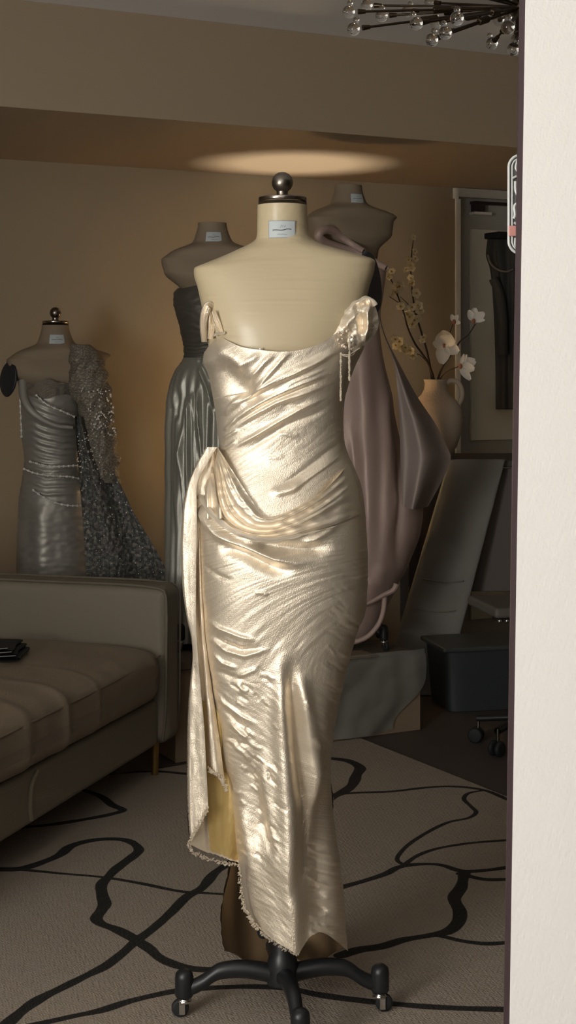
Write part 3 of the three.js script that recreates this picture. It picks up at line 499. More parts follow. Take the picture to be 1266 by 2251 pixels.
// ------------------------------------------------------------------ boxes the rear forms stand on
const boxYaw = yawWall;
function carton(name, label, fx, fz, len, dep, h, alignRight) {            // fx, fz: the front corner at floor level
  const s = alignRight ? -1 : 1, c = [fx + s * wd.x * len / 2 - nd.x * dep / 2, fz + s * wd.y * len / 2 - nd.y * dep / 2];
  const o = thing(name, label, 'box', [c[0], 0, c[1]], boxYaw);
  part('carton_body', box(len, h - 0.008, dep, 0.004, 0, (h - 0.008) / 2, 0), mats.card, o);
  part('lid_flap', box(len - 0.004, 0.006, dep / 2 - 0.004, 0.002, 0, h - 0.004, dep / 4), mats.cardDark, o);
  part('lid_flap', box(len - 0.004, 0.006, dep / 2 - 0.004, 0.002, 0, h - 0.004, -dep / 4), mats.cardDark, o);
  return o;
}
const lbox = carton('cardboard_box', 'brown cardboard box between the sofa arm and the gold gown', -0.368, -4.905, 0.50, 0.56, 0.335, false);
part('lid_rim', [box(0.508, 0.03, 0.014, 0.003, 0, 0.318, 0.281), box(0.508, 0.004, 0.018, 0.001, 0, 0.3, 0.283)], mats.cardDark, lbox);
const rbox = carton('cardboard_box', 'brown cardboard box in clear plastic under the mauve gown', 0.473, -5.35, 0.42, 0.5, 0.276, true);
part('plastic_wrap', grid(50, 40, (u, v) => { const x = lerp(-0.235, 0.225 - 0.14 * smooth(0.35, 1, v), u), y = 0.29 - v * (0.262 + 0.02 * (1 - u)); return [x, Math.max(0.012, y - 0.03 * Math.sin(u * 2.4) * v * 0.4), 0.262 + 0.012 * noise(x * 14, y * 14, 2) + 0.01 * v + 0.016 * Math.sin(u * 9 + v * 3) * v * 0.5 + (v < 0.06 ? -0.01 : 0)]; }, false, 0.46, 0.28), mats.film, rbox, 'wrinkled clear plastic wrap');
part('open_flap', box(0.22, 0.004, 0.12, 0.0015, -0.08, 0.2815, 0.2), mats.card, rbox);

// ------------------------------------------------------------------ sage gown behind, left of the gold one
const F2 = { z: 5.2, x: (467 - CX) / F * 5.2 }, F3 = { z: 5.5, x: (766 - CX) / F * 5.5 }, F4 = { z: 5.5, x: (122 - CX) / F * 5.5 };
dressForm({ label: 'dim dress form in the sage gown behind the gold gown, standing on a box', pos: [F2.x, 0.335, -F2.z], turn: 0.14, dy: 1.793 - 0.335 - NECK, cap: false, skin: mats.linenShaded, legs: [45, 135, 225, 315], stand: 0.86 });
{
  const c = 470, L = sp([623, 402], [632, 392], [645, 382], [665, 381], [690, 387], [740, 399], [765, 404], [785, 404], [800, 395], [815, 384], [850, 373], [900, 368], [1000, 365], [1200, 365], [1400, 366], [1455, 369]), R = y => 2 * c - L(y);
  const st = []; const fan = [[405, 890, 392, 1000, 402, 1120], [432, 868, 441, 960, 446, 1080], [441, 818, 458, 862, 478, 925], [448, 800, 470, 835, 490, 880], [420, 880, 425, 980, 428, 1150], [385, 930, 380, 1050, 384, 1250], [412, 900, 412, 1050, 416, 1300], [396, 1000, 404, 1150, 408, 1400]];
  for (const f of fan) st.push(stroke(4.5, 0.013, [[f[0], f[1] - 20], [f[0], f[1]], [f[2], f[3]], [f[4], f[5]]], 3.5));
  for (let i = 0; i < 10; i++) st.push(stroke(5, -0.007, [[436 - i * 2, 800], [430 - i * 6, 900], [425 - i * 6, 1100], [422 - i * 5, 1440]]));
  for (let i = 0; i < 6; i++) st.push(stroke(3, 0.004, [[392, 745 + i * 9], [430, 752 + i * 8], [480, 742 + i * 9]]));
  const o = thing('evening_gown', 'grey green pleated strapless gown half hidden behind the gold gown', 'gown');
  part('bodice', garment({ zc: F2.z, L, R, b: sp([620, 0.1], [690, 0.125], [780, 0.1], [800, 0.105]), top: (x, f, a) => 623 + 18 * smooth(440, 380, x) + 6 * Math.cos(f * 2), bottom: () => 800, disp: (x, y, f) => front(f) * folds(st, x, y) + 0.003 * noise(x / 20, y / 9, 1), nu: 110, nv: 90 }), M(0.10, 0.092, 0.075, 0.5, { metalness: 0.3 }), o, 'dark fitted bodice');
  part('skirt', garment({ zc: F2.z, L, R, b: sp([790, 0.108], [830, 0.13], [900, 0.15], [1000, 0.155], [1455, 0.16]), top: () => 786, bottom: (x, f, a) => 1416 - 14 * (f && Math.cos(f) < 0 ? 1 : 0), disp: (x, y, f) => front(f) * folds(st, x, y) + 0.006 * Math.sin(f * 26 + y * 0.004) * smooth(800, 900, y) + 0.003 * noise(x / 12, y / 60, 1), nu: 240, nv: 240 }), mats.sage, o);
}
// ------------------------------------------------------------------ mauve gown behind, right of the gold one
dressForm({ label: 'tall bare-necked dress form in the mauve gown behind the gold gown', pos: [F3.x, 0.276, -F3.z], turn: 0.55, dy: 1.958 - 0.276 - NECK, cap: false, skin: mats.linenShaded, legs: [15, 105, 195, 285], stand: 0.86 });
{
  const o = thing('evening_gown', 'dusky mauve gown with wide cape sleeve between gold gown and vase', 'gown');
  const z = 5.5;
  const L = sp([545, 676], [600, 684], [700, 712], [780, 716], [900, 705], [1100, 690], [1415, 720]), R = sp([545, 850], [600, 848], [640, 842], [700, 834], [760, 838], [850, 856], [950, 880], [1050, 905], [1110, 930], [1150, 928], [1200, 915], [1250, 894], [1290, 872], [1340, 848], [1390, 826], [1416, 796]);
  const st = [stroke(16, 0.02, [[790, 700], [800, 900], [808, 1100], [812, 1280]], 20), stroke(10, -0.02, [[872, 790], [880, 900], [884, 1100], [868, 1280]]), stroke(12, 0.012, [[842, 760], [850, 950], [850, 1150], [836, 1300]]), stroke(10, -0.014, [[770, 900], [782, 1100], [800, 1250]]), stroke(18, 0.01, [[800, 1290], [830, 1280], [850, 1230]])];
  part('gown_body', garment({ zc: z, L, R, b: sp([545, 0.11], [640, 0.13], [760, 0.115], [900, 0.15], [1100, 0.2], [1290, 0.18], [1416, 0.14]), top: (x, f, a) => a ? 590 : Math.cos(f) > 0 ? 602 - 14 * smooth(812, 850, x) : 620, bottom: (x, f) => 1412 - 34 * smooth(0.6, -0.6, Math.cos(f)), disp: (x, y, f) => front(f) * folds(st, x, y) + 0.004 * noise(x / 26, y / 70, 3), nu: 160, nv: 260 }), mats.mauve, o);
  const inner = sp([660, 832], [720, 838], [800, 866], [900, 876], [1000, 880], [1118, 884]), outer = sp([660, 836], [690, 836], [740, 848], [800, 878], [870, 916], [930, 956], [985, 984], [1005, 991], [1030, 984], [1075, 962], [1118, 938]);
  part('cape_sleeve', grid(70, 160, (u, v) => { const y = lerp(662, 1112 + 8 * Math.sin(u * 3), v), x = lerp(inner(y), outer(y), u); return W(x, y, 5.33 + 0.1 * u * u + 0.022 * Math.sin(u * 8 + v) * smooth(0.2, 0.7, v) - 0.02 * Math.sin(u * Math.PI)).toArray(); }, false, 0.25, 0.75), M(0.31, 0.255, 0.23, 0.55, { metalness: 0.2, bumpMap: rep(grainTex, 6), bumpScale: 0.0003 }), o, 'wide greyish mauve cape sleeve');
  part('shoulder_roll', tube([[850, 590], [820, 574], [785, 556], [745, 545], [712, 532], [700, 518], [708, 507], [728, 506], [748, 518], [772, 536], [800, 552]].map((p, i) => W(p[0], p[1], 5.35 + 0.05 * Math.sin(i * 0.9))), t => 0.017 * (0.6 + 0.4 * Math.sin(t * Math.PI)), 90, 14), mats.mauve, o, 'twisted shoulder roll');
  part('hem_roll', tube([[846, 1306], [842, 1345], [832, 1372], [812, 1396], [790, 1408], [764, 1414]].map(p => W(p[0], p[1], 5.3)), 0.009, 50, 10), mats.mauve, o);
  part('sash', tube([[872, 1284], [866, 1296], [842, 1309], [812, 1325], [790, 1334]].map(p => W(p[0], p[1], 5.29)), t => 0.005 + 0.006 * (1 - t), 40, 8), mats.mauve, o);
}
// ------------------------------------------------------------------ pewter gown with lace at the far left
dressForm({ label: 'dress form with ball finial in the pewter lace gown behind the sofa', pos: [F4.x, 0, -F4.z], turn: 0.26, dy: CH + 85 * F4.z / F - NECK, cap: true, skin: mats.linenShaded, plates: [[-1, 0.5, -0.172, 1.42, 0.03]], legs: [40, 130, 220, 310] });
{
  const o = thing('evening_gown', 'pewter satin gown with lace sleeve and bead chains behind the sofa', 'gown');
  const z = 5.5, L = sp([835, 52], [880, 47], [960, 48], [1010, 54], [1060, 48], [1100, 42], [1200, 37], [1330, 35]), R = sp([835, 176], [900, 180], [960, 178], [1010, 178], [1060, 188], [1100, 194], [1200, 200], [1330, 206]);
  const st = []; for (let i = 0; i < 9; i++) st.push(stroke(4, 0.006, [[62, 868 + i * 15], [95, 885 + i * 15], [135, 900 + i * 14], [180, 905 + i * 13]], 3));
  for (let i = 0; i < 5; i++) st.push(stroke(4, 0.005, [[60, 1005 + i * 17], [100, 1018 + i * 17], [180, 1016 + i * 17]], 3));
  st.push(stroke(22, 0.014, [[92, 1090], [90, 1180], [94, 1300]]), stroke(18, -0.01, [[62, 1090], [58, 1180], [58, 1300]]));
  const b = sp([835, 0.118], [880, 0.13], [1000, 0.105], [1100, 0.13], [1330, 0.14]);
  part('satin_body', garment({ zc: z, L, R, b, top: (x, f) => 846 + 5 * Math.cos(x / 14), bottom: () => 1330, disp: (x, y, f) => front(f) * folds(st, x, y) + 0.002 * noise(x / 16, y / 10, 2), nu: 150, nv: 220 }), mats.pewter, o);
  const wl = waves(30, 5, 16), lace = dataTex(256, (u, v) => { const k = wl(u, v), q = wFine(u, v); return k + 0.5 * q > 0.35 ? [0.60, 0.56, 0.49] : k > -0.5 ? [0.36, 0.35, 0.33] : [0.45, 0.42, 0.38]; }, true);
  const laceM = M(1, 1, 1, 0.6, { map: rep(lace, 5), bumpMap: rep(lace, 5), bumpScale: 0.0008, metalness: 0.15 }), laceDark = M(0.62, 0.68, 0.78, 0.6, { map: rep(lace, 5), bumpMap: rep(lace, 5), bumpScale: 0.0008, metalness: 0.15 });
  const sl = sp([757, 158], [800, 150], [860, 152], [900, 172], [960, 182], [1060, 188]), sr = sp([757, 196], [772, 215], [790, 227], [830, 237], [860, 243], [900, 250], [960, 257], [1060, 265]);
  part('lace_sleeve', garment({ zc: 5.44, L: sl, R: sr, b: sp([757, 0.03], [790, 0.06], [900, 0.075], [1060, 0.07]), top: () => 757, bottom: () => 1062, disp: (x, y) => 0.012 * noise(x / 18, y / 22, 3) + 0.003 * noise(x / 7, y / 8, 6), nu: 90, nv: 130 }), laceM, o, 'glittering lace sleeve');
  const tl = sp([915, 164], [1050, 174], [1150, 182], [1330, 194]), tr = sp([915, 186], [1000, 222], [1050, 256], [1080, 272], [1130, 296], [1180, 326], [1250, 364], [1330, 392]);
  part('lace_train', grid(80, 150, (u, v) => { const y = 915 + v * 400, x = lerp(tl(y), tr(y), u); return W(x, y, 5.34 + 0.02 * Math.sin(u * 9 + v * 2) + 0.05 * u + 0.008 * noise(x / 8, y / 10, 4)).toArray(); }, false, 0.3, 0.65), laceDark, o, 'blue grey lace train');
  part('lace_neckline', garment({ zc: z, L: y => L(y) - 2, R: y => R(y) + 2, b: y => b(y) + 0.006, top: (x, f) => 838 + 6 * Math.cos(x / 11), bottom: (x, f) => 872 + 5 * Math.cos(x / 15), disp: (x, y) => 0.006 * noise(x / 9, y / 9, 9), nu: 110, nv: 14 }), laceM, o);
  part('draped_strap', tube([[50, 838], [52, 870], [62, 895], [82, 915], [120, 935], [160, 940]].map((p, i) => W(p[0], p[1], 5.42 - 0.05 * Math.sin(i / 5 * 2.6))), t => 0.018 * (1 - 0.6 * t), 50, 10), mats.pewter, o);
  const zAt = x => 5.5 - 0.142 * Math.sqrt(Math.max(0, 1 - Math.pow((x - 115) / 70, 2))) - 0.012;
  const chain = pts => { const c = new THREE.CatmullRomCurve3(pts.map(p => W(p[0], p[1], Math.min(zAt(p[0]) - 0.006, 5.46)))), n = pts.length * 9, gs = []; for (let i = 0; i <= n; i++) { const p = c.getPoint(i / n), r = i % 4 ? 0.0030 : 0.0052; gs.push(new THREE.IcosahedronGeometry(r, 0).translate(p.x, p.y, p.z)); } return merge(gs); };
  for (const pts of [[[80, 869], [103, 889], [139, 905], [179, 924], [200, 938], [216, 948]], [[53, 1031], [80, 1041], [113, 1046], [153, 1048], [186, 1055]], [[66, 1015], [109, 1025], [140, 1025], [172, 1023]], [[73, 1078], [109, 1101], [149, 1111], [179, 1111]], [[45, 850], [44, 880], [46, 920], [47, 960]], [[190, 1052], [192, 1075], [193, 1096]]]) part('bead_chain', chain(pts), mats.bead, o, 'string of glittering beads');
  const gs = []; for (let i = 0; i < 90; i++) { const t = rnd(), y = 850 + t * 110, x = lerp(sl(y), sr(y), 0.25 + rnd() * 0.75), p = W(x, y, 5.345); gs.push(new THREE.IcosahedronGeometry(0.0018 + rnd() * 0.0028, 0).translate(p.x, p.y, p.z)); }
  for (let i = 0; i < 170; i++) { const y = 950 + rnd() * 340, x = lerp(tl(y), tr(y), rnd()), p = W(x, y, 5.31); gs.push(new THREE.IcosahedronGeometry(0.0012 + rnd() * 0.0016, 0).translate(p.x, p.y, p.z)); }
  part('sequins', gs, mats.bead, o);
}

// ------------------------------------------------------------------ unseen lamp behind the gowns, placed to light the back wall and the soffit
{
  const p = [0.03, 0, -6.05], o = thing('unseen_floor_lamp', 'small shaded floor lamp, unseen behind the gold gown, lighting the back wall', 'lamp', p);
  part('base', lathe([[0, 0.02], [0.09, 0.018], [0.1, 0.01], [0.1, 0], [0, 0]], 36), mats.bronze, o);
  part('pole', rod([0, 0.015, 0], [0, 0.86, 0], 0.008, 12), mats.bronze, o);
  part('shade', lathe([[0.048, 1.10], [0.115, 0.84]], 40), M(0.75, 0.6, 0.4, 0.95, { transmission: 0.07, thickness: 0 }), o);
  part('shade_bottom', lathe([[0, 0.842], [0.114, 0.842]], 40), mats.bronze, o);  // closes the shade so no light spills onto the floor and board
  part('shade_ring', [lathe([[0.008, 0.882], [0.012, 0.882], [0.012, 0.87], [0.008, 0.87]], 16), rod([-0.11, 0.872, 0], [0.11, 0.872, 0], 0.0015, 6), rod([0, 0.872, -0.11], [0, 0.872, 0.11], 0.0015, 6)], mats.bronze, o);
  part('bulb', new THREE.SphereGeometry(0.024, 20, 14).translate(0, 0.93, 0), M(1, 0.9, 0.75, 0.5, { emissive: new THREE.Color(1, 0.72, 0.4), emissiveIntensity: 5 }), o);
  const l = new THREE.PointLight(new THREE.Color(1, 0.87, 0.69), 6.0, 0, 2); l.position.set(p[0], 0.93, p[2]); l.shadow.radius = 1; l.castShadow = true; scene.add(l);
}

// ------------------------------------------------------------------ desk, vase and branches at the right
{
  const o = thing('desk', 'dark narrow desk carrying the clay jug in front of the doorway', 'desk', [0.95, 0, -6.33], 0);
  part('desk_top', box(0.94, 0.028, 0.5, 0.004, 0, 0.900, 0), mats.desk, o);
  for (const [x, z] of [[-0.44, -0.22], [0.44, -0.22], [-0.44, 0.22], [0.44, 0.22]]) part('leg', box(0.04, 0.886, 0.04, 0.004, x, 0.443, z), mats.desk, o);
  part('front_panel', box(0.84, 0.5, 0.018, 0.003, 0, 0.63, 0.215), M(0.13, 0.11, 0.1, 0.6), o);
  const p = thing('leaning_board', 'long grey cloth-covered board leaning against the front of the desk', 'board');
  const brd = new THREE.Shape(); const q = [W(990, 1012, 6.0), W(1114, 1012, 6.0), W(985, 1480, 5.97), W(845, 1480, 5.97)], b2 = q.map(v => [v.x, v.y]);
  const y1 = b2[0][1], y0 = 0.004, xl = t => lerp(b2[3][0], b2[0][0], t), xr = t => lerp(b2[2][0], b2[1][0], t);
  const tt = y => (y - b2[3][1]) / (y1 - b2[3][1]);
  part('board', grid(50, 90, (u, v) => { const y = lerp(y1, y0, v), t = tt(y), a = u * 2 * Math.PI, c = Math.cos(a), s = Math.sin(a), m = (xl(t) + xr(t)) / 2, h = (xr(t) - xl(t)) / 2; return [m + h * Math.sign(c) * Math.pow(Math.abs(c), 0.25), y, -6.03 - 0.02 * t + 0.1 * (1 - t) + 0.022 * Math.sign(s) * Math.pow(Math.abs(s), 0.4) + 0.003 * noise(u * 9, v * 14, 2)]; }, true, 0.5, 1), mats.greyCloth, p);
  part('stitched_seam', [0.72, 0.86].map(f => { const y = lerp(y1, 0.1, f - 0.15), t = tt(y); return tube([[xl(t) + 0.03, y, -5.995 + 0.1 * (1 - t) - 0.02 * t], [(xl(t) + xr(t)) / 2, y - 0.012, -5.994 + 0.1 * (1 - t) - 0.02 * t], [xr(t) - 0.05, y - 0.008, -5.995 + 0.1 * (1 - t) - 0.02 * t]], 0.003, 30, 6); }), M(0.2, 0.185, 0.16, 0.8), p);
}
const VZ = 6.24, vx = (958 - CX) / F * VZ, vy = 0.914;
{
  const o = thing('ceramic_jug', 'beige clay jug with loop handle holding blossom branches on the desk', 'jug', [vx, vy, -VZ], 0.0);
  const k = VZ / F;
  part('jug_body', lathe([[0, 0.002], [0.05, 0.002], [0.062, 0.008], [0.088, 0.05], [0.107, 0.11], [0.113, 0.16], [0.106, 0.205], [0.085, 0.24], [0.060, 0.264], [0.049, 0.285], [0.046, 0.31], [0.051, 0.326], [0.047, 0.327], [0.040, 0.312], [0.040, 0.285], [0.052, 0.25], [0.07, 0.22], [0.085, 0.16], [0.05, 0.02], [0, 0.015]], 56), mats.clay, o);
  part('handle', tube([[0.044, 0.312, 0.01], [0.062, 0.322, 0.012], [0.088, 0.315, 0.012], [0.106, 0.285, 0.012], [0.107, 0.255, 0.012], [0.095, 0.225, 0.012]], 0.0105, 40, 12), mats.clay, o);
}
{
  const petal = (w, l, cup) => grid(6, 8, (u, v) => { const a = (u - 0.5) * 2, wd3 = w * Math.pow(Math.sin(Math.PI * Math.pow(v, 0.8) * 0.93 + 0.06), 0.7); return [a * wd3, l * v, cup * v * v * l + 0.25 * w * a * a]; });
  const blossomGeo = n => { const gs = []; for (let i = 0; i < n; i++) { const g = petal(0.009, 0.0165, 0.28); g.rotateX(-0.15); g.rotateZ(i * 6.283 / n + rnd() * 0.2); gs.push(g); } return merge(gs); };
  const variants = [blossomGeo(5), blossomGeo(5), blossomGeo(6)], heart = new THREE.SphereGeometry(0.0035, 8, 6).translate(0, 0, 0.004);
  const orient = (o, yaw, pitch, roll, s) => { o.rotation.set(pitch, yaw, roll); o.scale.setScalar(s); return o; };
  const twigs = (label, pts, side, flowers, z) => {
    const o = thing('blossom_branch', label, 'branch');
    const zAt = (x, y) => lerp(z + 0.03 * Math.sin(y / 40), 6.24, smooth(770, 840, y));
    part('stem', [tube(pts.map(p => W(p[0], p[1], zAt(...p))), t => lerp(0.0055, 0.0022, t), 60, 8), ...side.map(s => tube(s.map(p => W(p[0], p[1], zAt(...p))), 0.0019, 20, 6))], mats.bark, o);
    for (const [x, y, s] of flowers) {
      const b = new THREE.Group(); b.name = 'blossom'; b.position.copy(W(x, y, zAt(x, y) - 0.012)); orient(b, (rnd() - 0.5) * 1.4, (rnd() - 0.5) * 1.2, rnd() * 6, s * 1.22); o.add(b);
      part('petals', variants[Math.floor(rnd() * 3)], mats.petalCream, b); part('heart', heart, mats.stamen, b);
    }
  };
  twigs('tall branch of small cream blossoms rising highest from the clay jug', [[956, 872], [950, 836], [940, 780], [926, 730], [914, 690], [906, 640], [903, 590], [905, 555], [909, 524]], [[[914, 690], [900, 672], [880, 652]], [[912, 682], [922, 690], [928, 680]], [[903, 600], [896, 585]]],
    [[908, 522, 0.7], [911, 553, 0.7], [912, 569, 0.8], [897, 571, 0.8], [902, 583, 0.8], [892, 592, 0.7], [905, 591, 0.8], [903, 611, 0.8], [902, 624, 0.9], [907, 622, 0.7], [914, 645, 1.05], [905, 676, 0.9], [919, 672, 1.05], [922, 682, 1.0], [900, 697, 1.1], [895, 690, 1.0], [912, 704, 1.1], [906, 712, 1.0], [917, 700, 0.9], [931, 742, 0.8], [928, 748, 0.7]], 6.2);
  twigs('short leaning branch of cream blossoms nearest the mauve gown', [[960, 872], [954, 836], [942, 800], [926, 775], [912, 755], [896, 720], [888, 690], [876, 655], [862, 620], [852, 600]], [[[888, 672], [874, 664], [856, 652]], [[938, 795], [922, 780], [904, 776]]],
    [[853, 608, 0.9], [861, 597, 0.8], [872, 632, 1.2], [878, 628, 1.1], [868, 641, 1.0], [881, 674, 0.9], [868, 746, 0.9], [879, 752, 1.1], [871, 760, 1.0], [882, 762, 1.1], [888, 772, 1.0], [905, 778, 1.0], [902, 770, 1.0], [908, 783, 0.9], [890, 764, 0.9]], 6.16);
  const mag = (parent, x, y, z, s, petals) => {
    const f = new THREE.Group(); f.name = 'magnolia_flower'; f.position.copy(W(x, y, z)); parent.add(f);
    part('calyx', lathe([[0, -0.014], [0.006, -0.01], [0.009, 0], [0.005, 0.008], [0, 0.01]], 12), mats.calyx, f);
    for (const [dx, dy, l, w, tilt] of petals) { const g = petal(w, l, 0.35); const m = part('petal', g, mats.petalWhite, f); m.rotation.set(-tilt, 0, Math.atan2(-dx, dy)); m.rotation.order = 'ZXY'; }
  };
  const k = 6.2 / F;
  const a = thing('magnolia_branch', 'branch with the big open white magnolia left of the door trim', 'branch');
  part('stem', [tube([[958, 872], [962, 836], [972, 808], [984, 790], [1000, 770], [1010, 752], [1030, 735], [1045, 712]].map(p => W(p[0], p[1], lerp(6.2, 6.24, smooth(770, 840, p[1])))), t => lerp(0.005, 0.0025, t), 50, 8), tube([[985, 745], [992, 722], [998, 708]].map(p => W(p[0], p[1], 6.2)), 0.002, 16, 6)], mats.bark, a);
  mag(a, 976, 758, 6.18, 1, [[-0.2, 1, 0.085, 0.036, -0.5], [0.45, 0.9, 0.085, 0.034, -0.7], [-1, 0.15, 0.055, 0.022, -0.2], [0.85, -0.45, 0.062, 0.028, 0.2], [-0.15, -1, 0.075, 0.030, 0.2], [0.5, -0.3, 0.05, 0.02, 0.5]]);
  mag(a, 1041, 705, 6.2, 1, [[-0.5, 1, 0.046, 0.016, 0.2], [0.1, 1, 0.05, 0.019, 0.4], [0.75, 0.6, 0.052, 0.02, 0.1], [1, 0.05, 0.045, 0.009, 0]]);
  mag(a, 998, 707, 6.2, 1, [[-0.4, 1, 0.03, 0.011, 0.2], [0.5, 0.9, 0.03, 0.011, 0.3], [0.9, -0.2, 0.026, 0.01, 0]]);
  const b = thing('magnolia_branch', 'low branch with a drooping white magnolia overlapping the door trim', 'branch');
  part('stem', tube([[962, 872], [966, 838], [976, 822], [992, 812], [1008, 806]].map(p => W(p[0], p[1], lerp(6.14, 6.24, smooth(806, 836, p[1])))), t => lerp(0.004, 0.002, t), 40, 8), mats.bark, b);
  mag(b, 1012, 804, 6.12, 1, [[0.5, 1, 0.05, 0.012, 0.1], [1, 0.35, 0.06, 0.026, 0.3], [1, -0.25, 0.055, 0.022, 0.1], [0.65, -1, 0.066, 0.017, 0.2], [0.25, 1, 0.05, 0.008, 0]]);
}
{ // dark coat on a black clip hanger against the door
  const o = thing('hanging_coat', 'dark grey coat hanging from a black clip on the door', 'coat');
  const z = 6.96, L = sp([526, 1074], [560, 1071], [590, 1080], [640, 1086], [760, 1092], [900, 1094]), R = y => 2 * 1118 - L(y);
  part('coat_body', garment({ zc: z, L, R, b: sp([526, 0.02], [580, 0.05], [900, 0.05]), top: () => 526, bottom: () => 900, disp: (x, y, f) => 0.01 * Math.sin(f * 9), nu: 80, nv: 90 }), mats.coat, o);
  const c = W(1118, 518, z - 0.03);
  part('clip_bar', box(0.185, 0.027, 0.12, 0.004, c.x, c.y, c.z - 0.02, yawWall), mats.blackSoft, o);
  part('sleeve', tube([[1084, 612], [1096, 640], [1104, 690], [1106, 780]].map(p => W(p[0], p[1], z - 0.07)), 0.022, 30, 12), mats.coat, o);
  part('strap', tube([[1072, 560], [1078, 578], [1092, 591], [1112, 597], [1128, 592]].map(p => W(p[0], p[1], z - 0.075)), 0.005, 30, 8), M(0.16, 0.13, 0.11, 0.6), o, 'paler loop strap');
}
{ // rolling stool and clear bin at the right edge
  const o = thing('rolling_stool', 'dark rolling stool with pale seat edge beside the leaning board', 'stool', [0.80, 0, -5.12], 0.2);
  part('seat', box(0.30, 0.034, 0.30, 0.012, 0, 0.482, 0), M(0.13, 0.12, 0.1, 0.6), o, 'pale seat edge');
  part('seat_bracket', [box(0.27, 0.012, 0.06, 0.004, 0, 0.457, 0.1), box(0.05, 0.03, 0.05, 0.006, 0.06, 0.44, 0.1)], mats.black, o);
  part('bolt', [-0.13, -0.105].map(x => new THREE.SphereGeometry(0.008, 12, 8).translate(x, 0.455, 0.135)), mats.chrome, o);
  part('column', rod([0, 0.09, 0], [0, 0.45, 0], 0.022, 18), mats.black, o);
  for (let i = 0; i < 5; i++) {
    const a = i * 1.2566 + 2.55, l = new THREE.Group(); l.name = 'leg'; l.rotation.y = a; o.add(l);
    part('leg_bar', grid(8, 10, (u, v) => { const q = u * 6.2832; return [0.01 + v * 0.15, 0.102 - 0.02 * v + 0.012 * Math.sin(q), lerp(0.018, 0.012, v) * Math.cos(q)]; }, true), mats.black, l);
    part('caster_stem', rod([0.155, 0.05, 0], [0.155, 0.09, 0], 0.006, 8), mats.darkSteel, l);
    part('caster_wheel', [-0.013, 0.013].map(z => lathe([[0, 0.009], [0.02, 0.009], [0.0255, 0.004], [0.0255, -0.004], [0.02, -0.009], [0, -0.009]], 24).rotateX(Math.PI / 2).translate(0.163, 0.0256, z)), mats.blackSoft, l);
  }
  const b = thing('plastic_bin', 'dim blue grey plastic storage bin on the floor behind the stool', 'bin', [0.79, 0, -5.78], yawWall * 0.5);
  part('bin_body', grid(40, 12, (u, v) => { const a = u * 6.2832, c = Math.cos(a), s = Math.sin(a), k = lerp(1, 0.92, v), e = 0.25; return [0.24 * k * Math.sign(c) * Math.pow(Math.abs(c), e), 0.225 * (1 - v) + 0.002, 0.13 * k * Math.sign(s) * Math.pow(Math.abs(s), e)]; }, true), M(0.035, 0.042, 0.045, 0.5), b);
  part('bin_lid', box(0.5, 0.02, 0.28, 0.008, 0, 0.237, 0), M(0.05, 0.055, 0.055, 0.5), b);
}

// ------------------------------------------------------------------ chandelier of crystal drops
{
  const z = 4.0, hub = W(1150, 16, z), o = thing('chandelier', 'bronze starburst chandelier with clear crystal balls under the ceiling', 'chandelier');
  part('hub', [new THREE.SphereGeometry(0.035, 20, 14).translate(hub.x, hub.y, hub.z), lathe([[0, 0.06], [0.02, 0.06], [0.025, 0], [0.02, -0.05], [0, -0.05]], 20).translate(hub.x, hub.y, hub.z)], mats.bronze, o);
  part('rod', rod(hub, [hub.x, CEIL - 0.02, hub.z], 0.008, 12), mats.bronze, o);
  part('ceiling_rose', lathe([[0, 0.022], [0.06, 0.022], [0.06, 0.012], [0.03, 0], [0, 0]], 30).translate(hub.x, CEIL - 0.022, hub.z), mats.bronze, o);
  const tips = [[780, 26, 0.05], [790, 62, 0.12], [852, 34, -0.05], [926, 50, 0.18], [968, 50, -0.2], [960, 84, 0.12], [986, 70, 0.28], [955, 6, -0.22], [1118, 58, 0.36], [1088, 88, -0.12], [1130, 100, 0.1], [1136, 84, -0.3], [1098, 44, -0.4], [818, 12, -0.18], [905, 24, -0.3], [1010, 40, 0.38], [1040, -30, 0.2], [980, -40, -0.2], [900, -45, 0.1], [1090, -70, 0.25], [1120, -90, -0.2], [1200, 60, 0.25], [1240, 20, 0.2], [1220, -40, 0.3]];
  const ball = new THREE.IcosahedronGeometry(0.0175, 2), bead2 = new THREE.IcosahedronGeometry(0.0085, 1), collar = new THREE.CylinderGeometry(0.0075, 0.0055, 0.02, 10);
  for (const [x, y, dz] of tips) {
    const t = W(x, y, z - dz), arm = new THREE.Group(); arm.name = 'arm'; o.add(arm);
    const d = t.clone().sub(hub), e = hub.clone().addScaledVector(d, 0.96);
    part('arm_rod', rod(hub, e, 0.0034, 8), mats.bronze, arm);
    const c = part('arm_collar', collar, mats.bronze, arm); c.position.copy(e); c.quaternion.setFromUnitVectors(new THREE.Vector3(0, 1, 0), d.clone().normalize());
    const b = part('crystal_ball', ball, mats.crystal, arm); b.position.copy(t).addScaledVector(d.clone().normalize(), 0.016);
    const q = part('crystal_bead', bead2, mats.crystal, arm); q.position.copy(b.position).add(new THREE.Vector3((rnd() - 0.5) * 0.02, 0.022, (rnd() - 0.5) * 0.02));
    if (rnd() < 0.6) { const n = part('arm_socket', box(0.05, 0.016, 0.016, 0.004), mats.bronze, arm); n.position.copy(hub).addScaledVector(d, 0.42 + rnd() * 0.2); n.quaternion.setFromUnitVectors(new THREE.Vector3(1, 0, 0), d.clone().normalize()); }
  }
}
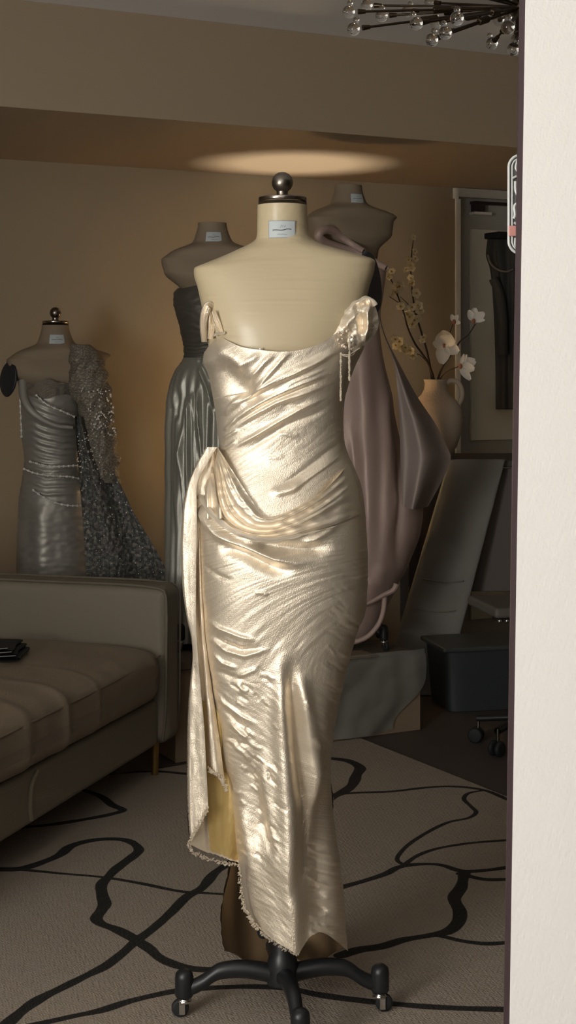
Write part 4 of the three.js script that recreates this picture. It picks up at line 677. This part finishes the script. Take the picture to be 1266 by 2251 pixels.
{ // clear phone case showing past the near wall's edge
  const o = thing('phone', 'phone in a clear rounded case with pink patch, poking past the wall edge', 'phone');
  const z = 1.515, a = W(1115, 340, z), b = W(1115, 560, z), h = a.y - b.y, w = 0.062, r = 0.013, cy = (a.y + b.y) / 2, x0 = a.x;
  const loop = (i, zz, rr) => { const pts = [], R = r - i * 0.5; for (const [cx, cyy, a0] of [[x0 + r, cy + h / 2 - r, 180], [x0 + w - r, cy + h / 2 - r, 90], [x0 + w - r, cy - h / 2 + r, 0], [x0 + r, cy - h / 2 + r, -90]]) for (let k = 0; k <= 5; k++) { const t = (a0 - k * 18) * Math.PI / 180; pts.push(new THREE.Vector3(cx + (r - i) * Math.cos(t), cyy + (r - i) * Math.sin(t), zz)); } return new THREE.TubeGeometry(new THREE.CatmullRomCurve3(pts, true, 'catmullrom', 0.1), 160, rr, 8, true); };
  const rim = M(0.34, 0.35, 0.34, 0.3);
  part('case_rim', [loop(0.001, -z + 0.004, 0.0015), loop(0.0042, -z + 0.005, 0.0009)], rim, o);
  part('case_back', box(w - 0.006, h - 0.006, 0.007, 0.003, x0 + w / 2, cy, -z + 0.0005), M(0.09, 0.09, 0.09, 0.2), o);
  const zz = -z + 0.006, pp = (x, y) => { const q = W(x, y, z); return [q.x, q.y, zz]; };
  part('case_relief', [tube([pp(1136, 352), pp(1132, 372), pp(1140, 384), pp(1124, 394)], 0.0013, 30, 8), tube([pp(1131, 400), pp(1132, 422), pp(1140, 438)], 0.0015, 30, 8), tube([pp(1142, 447), pp(1130, 452), pp(1130, 474), pp(1128, 482)], 0.0015, 30, 8), tube([pp(1128, 490), pp(1136, 494), pp(1142, 490)], 0.0014, 20, 8), tube([pp(1131, 524), pp(1131, 540), pp(1137, 548)], 0.0012, 20, 8)], rim, o, 'raised milky relief');
  const pk = W(1127, 509, z); part('pink_patch', box(0.0105, 0.0105, 0.003, 0.001, pk.x, pk.y, zz + 0.0005), M(0.36, 0.16, 0.14, 0.5), o, 'pink patch');
}

scene.traverse(o => { if (o.isLight && o.shadow) o.castShadow = true; });
renderer.render(scene, camera);
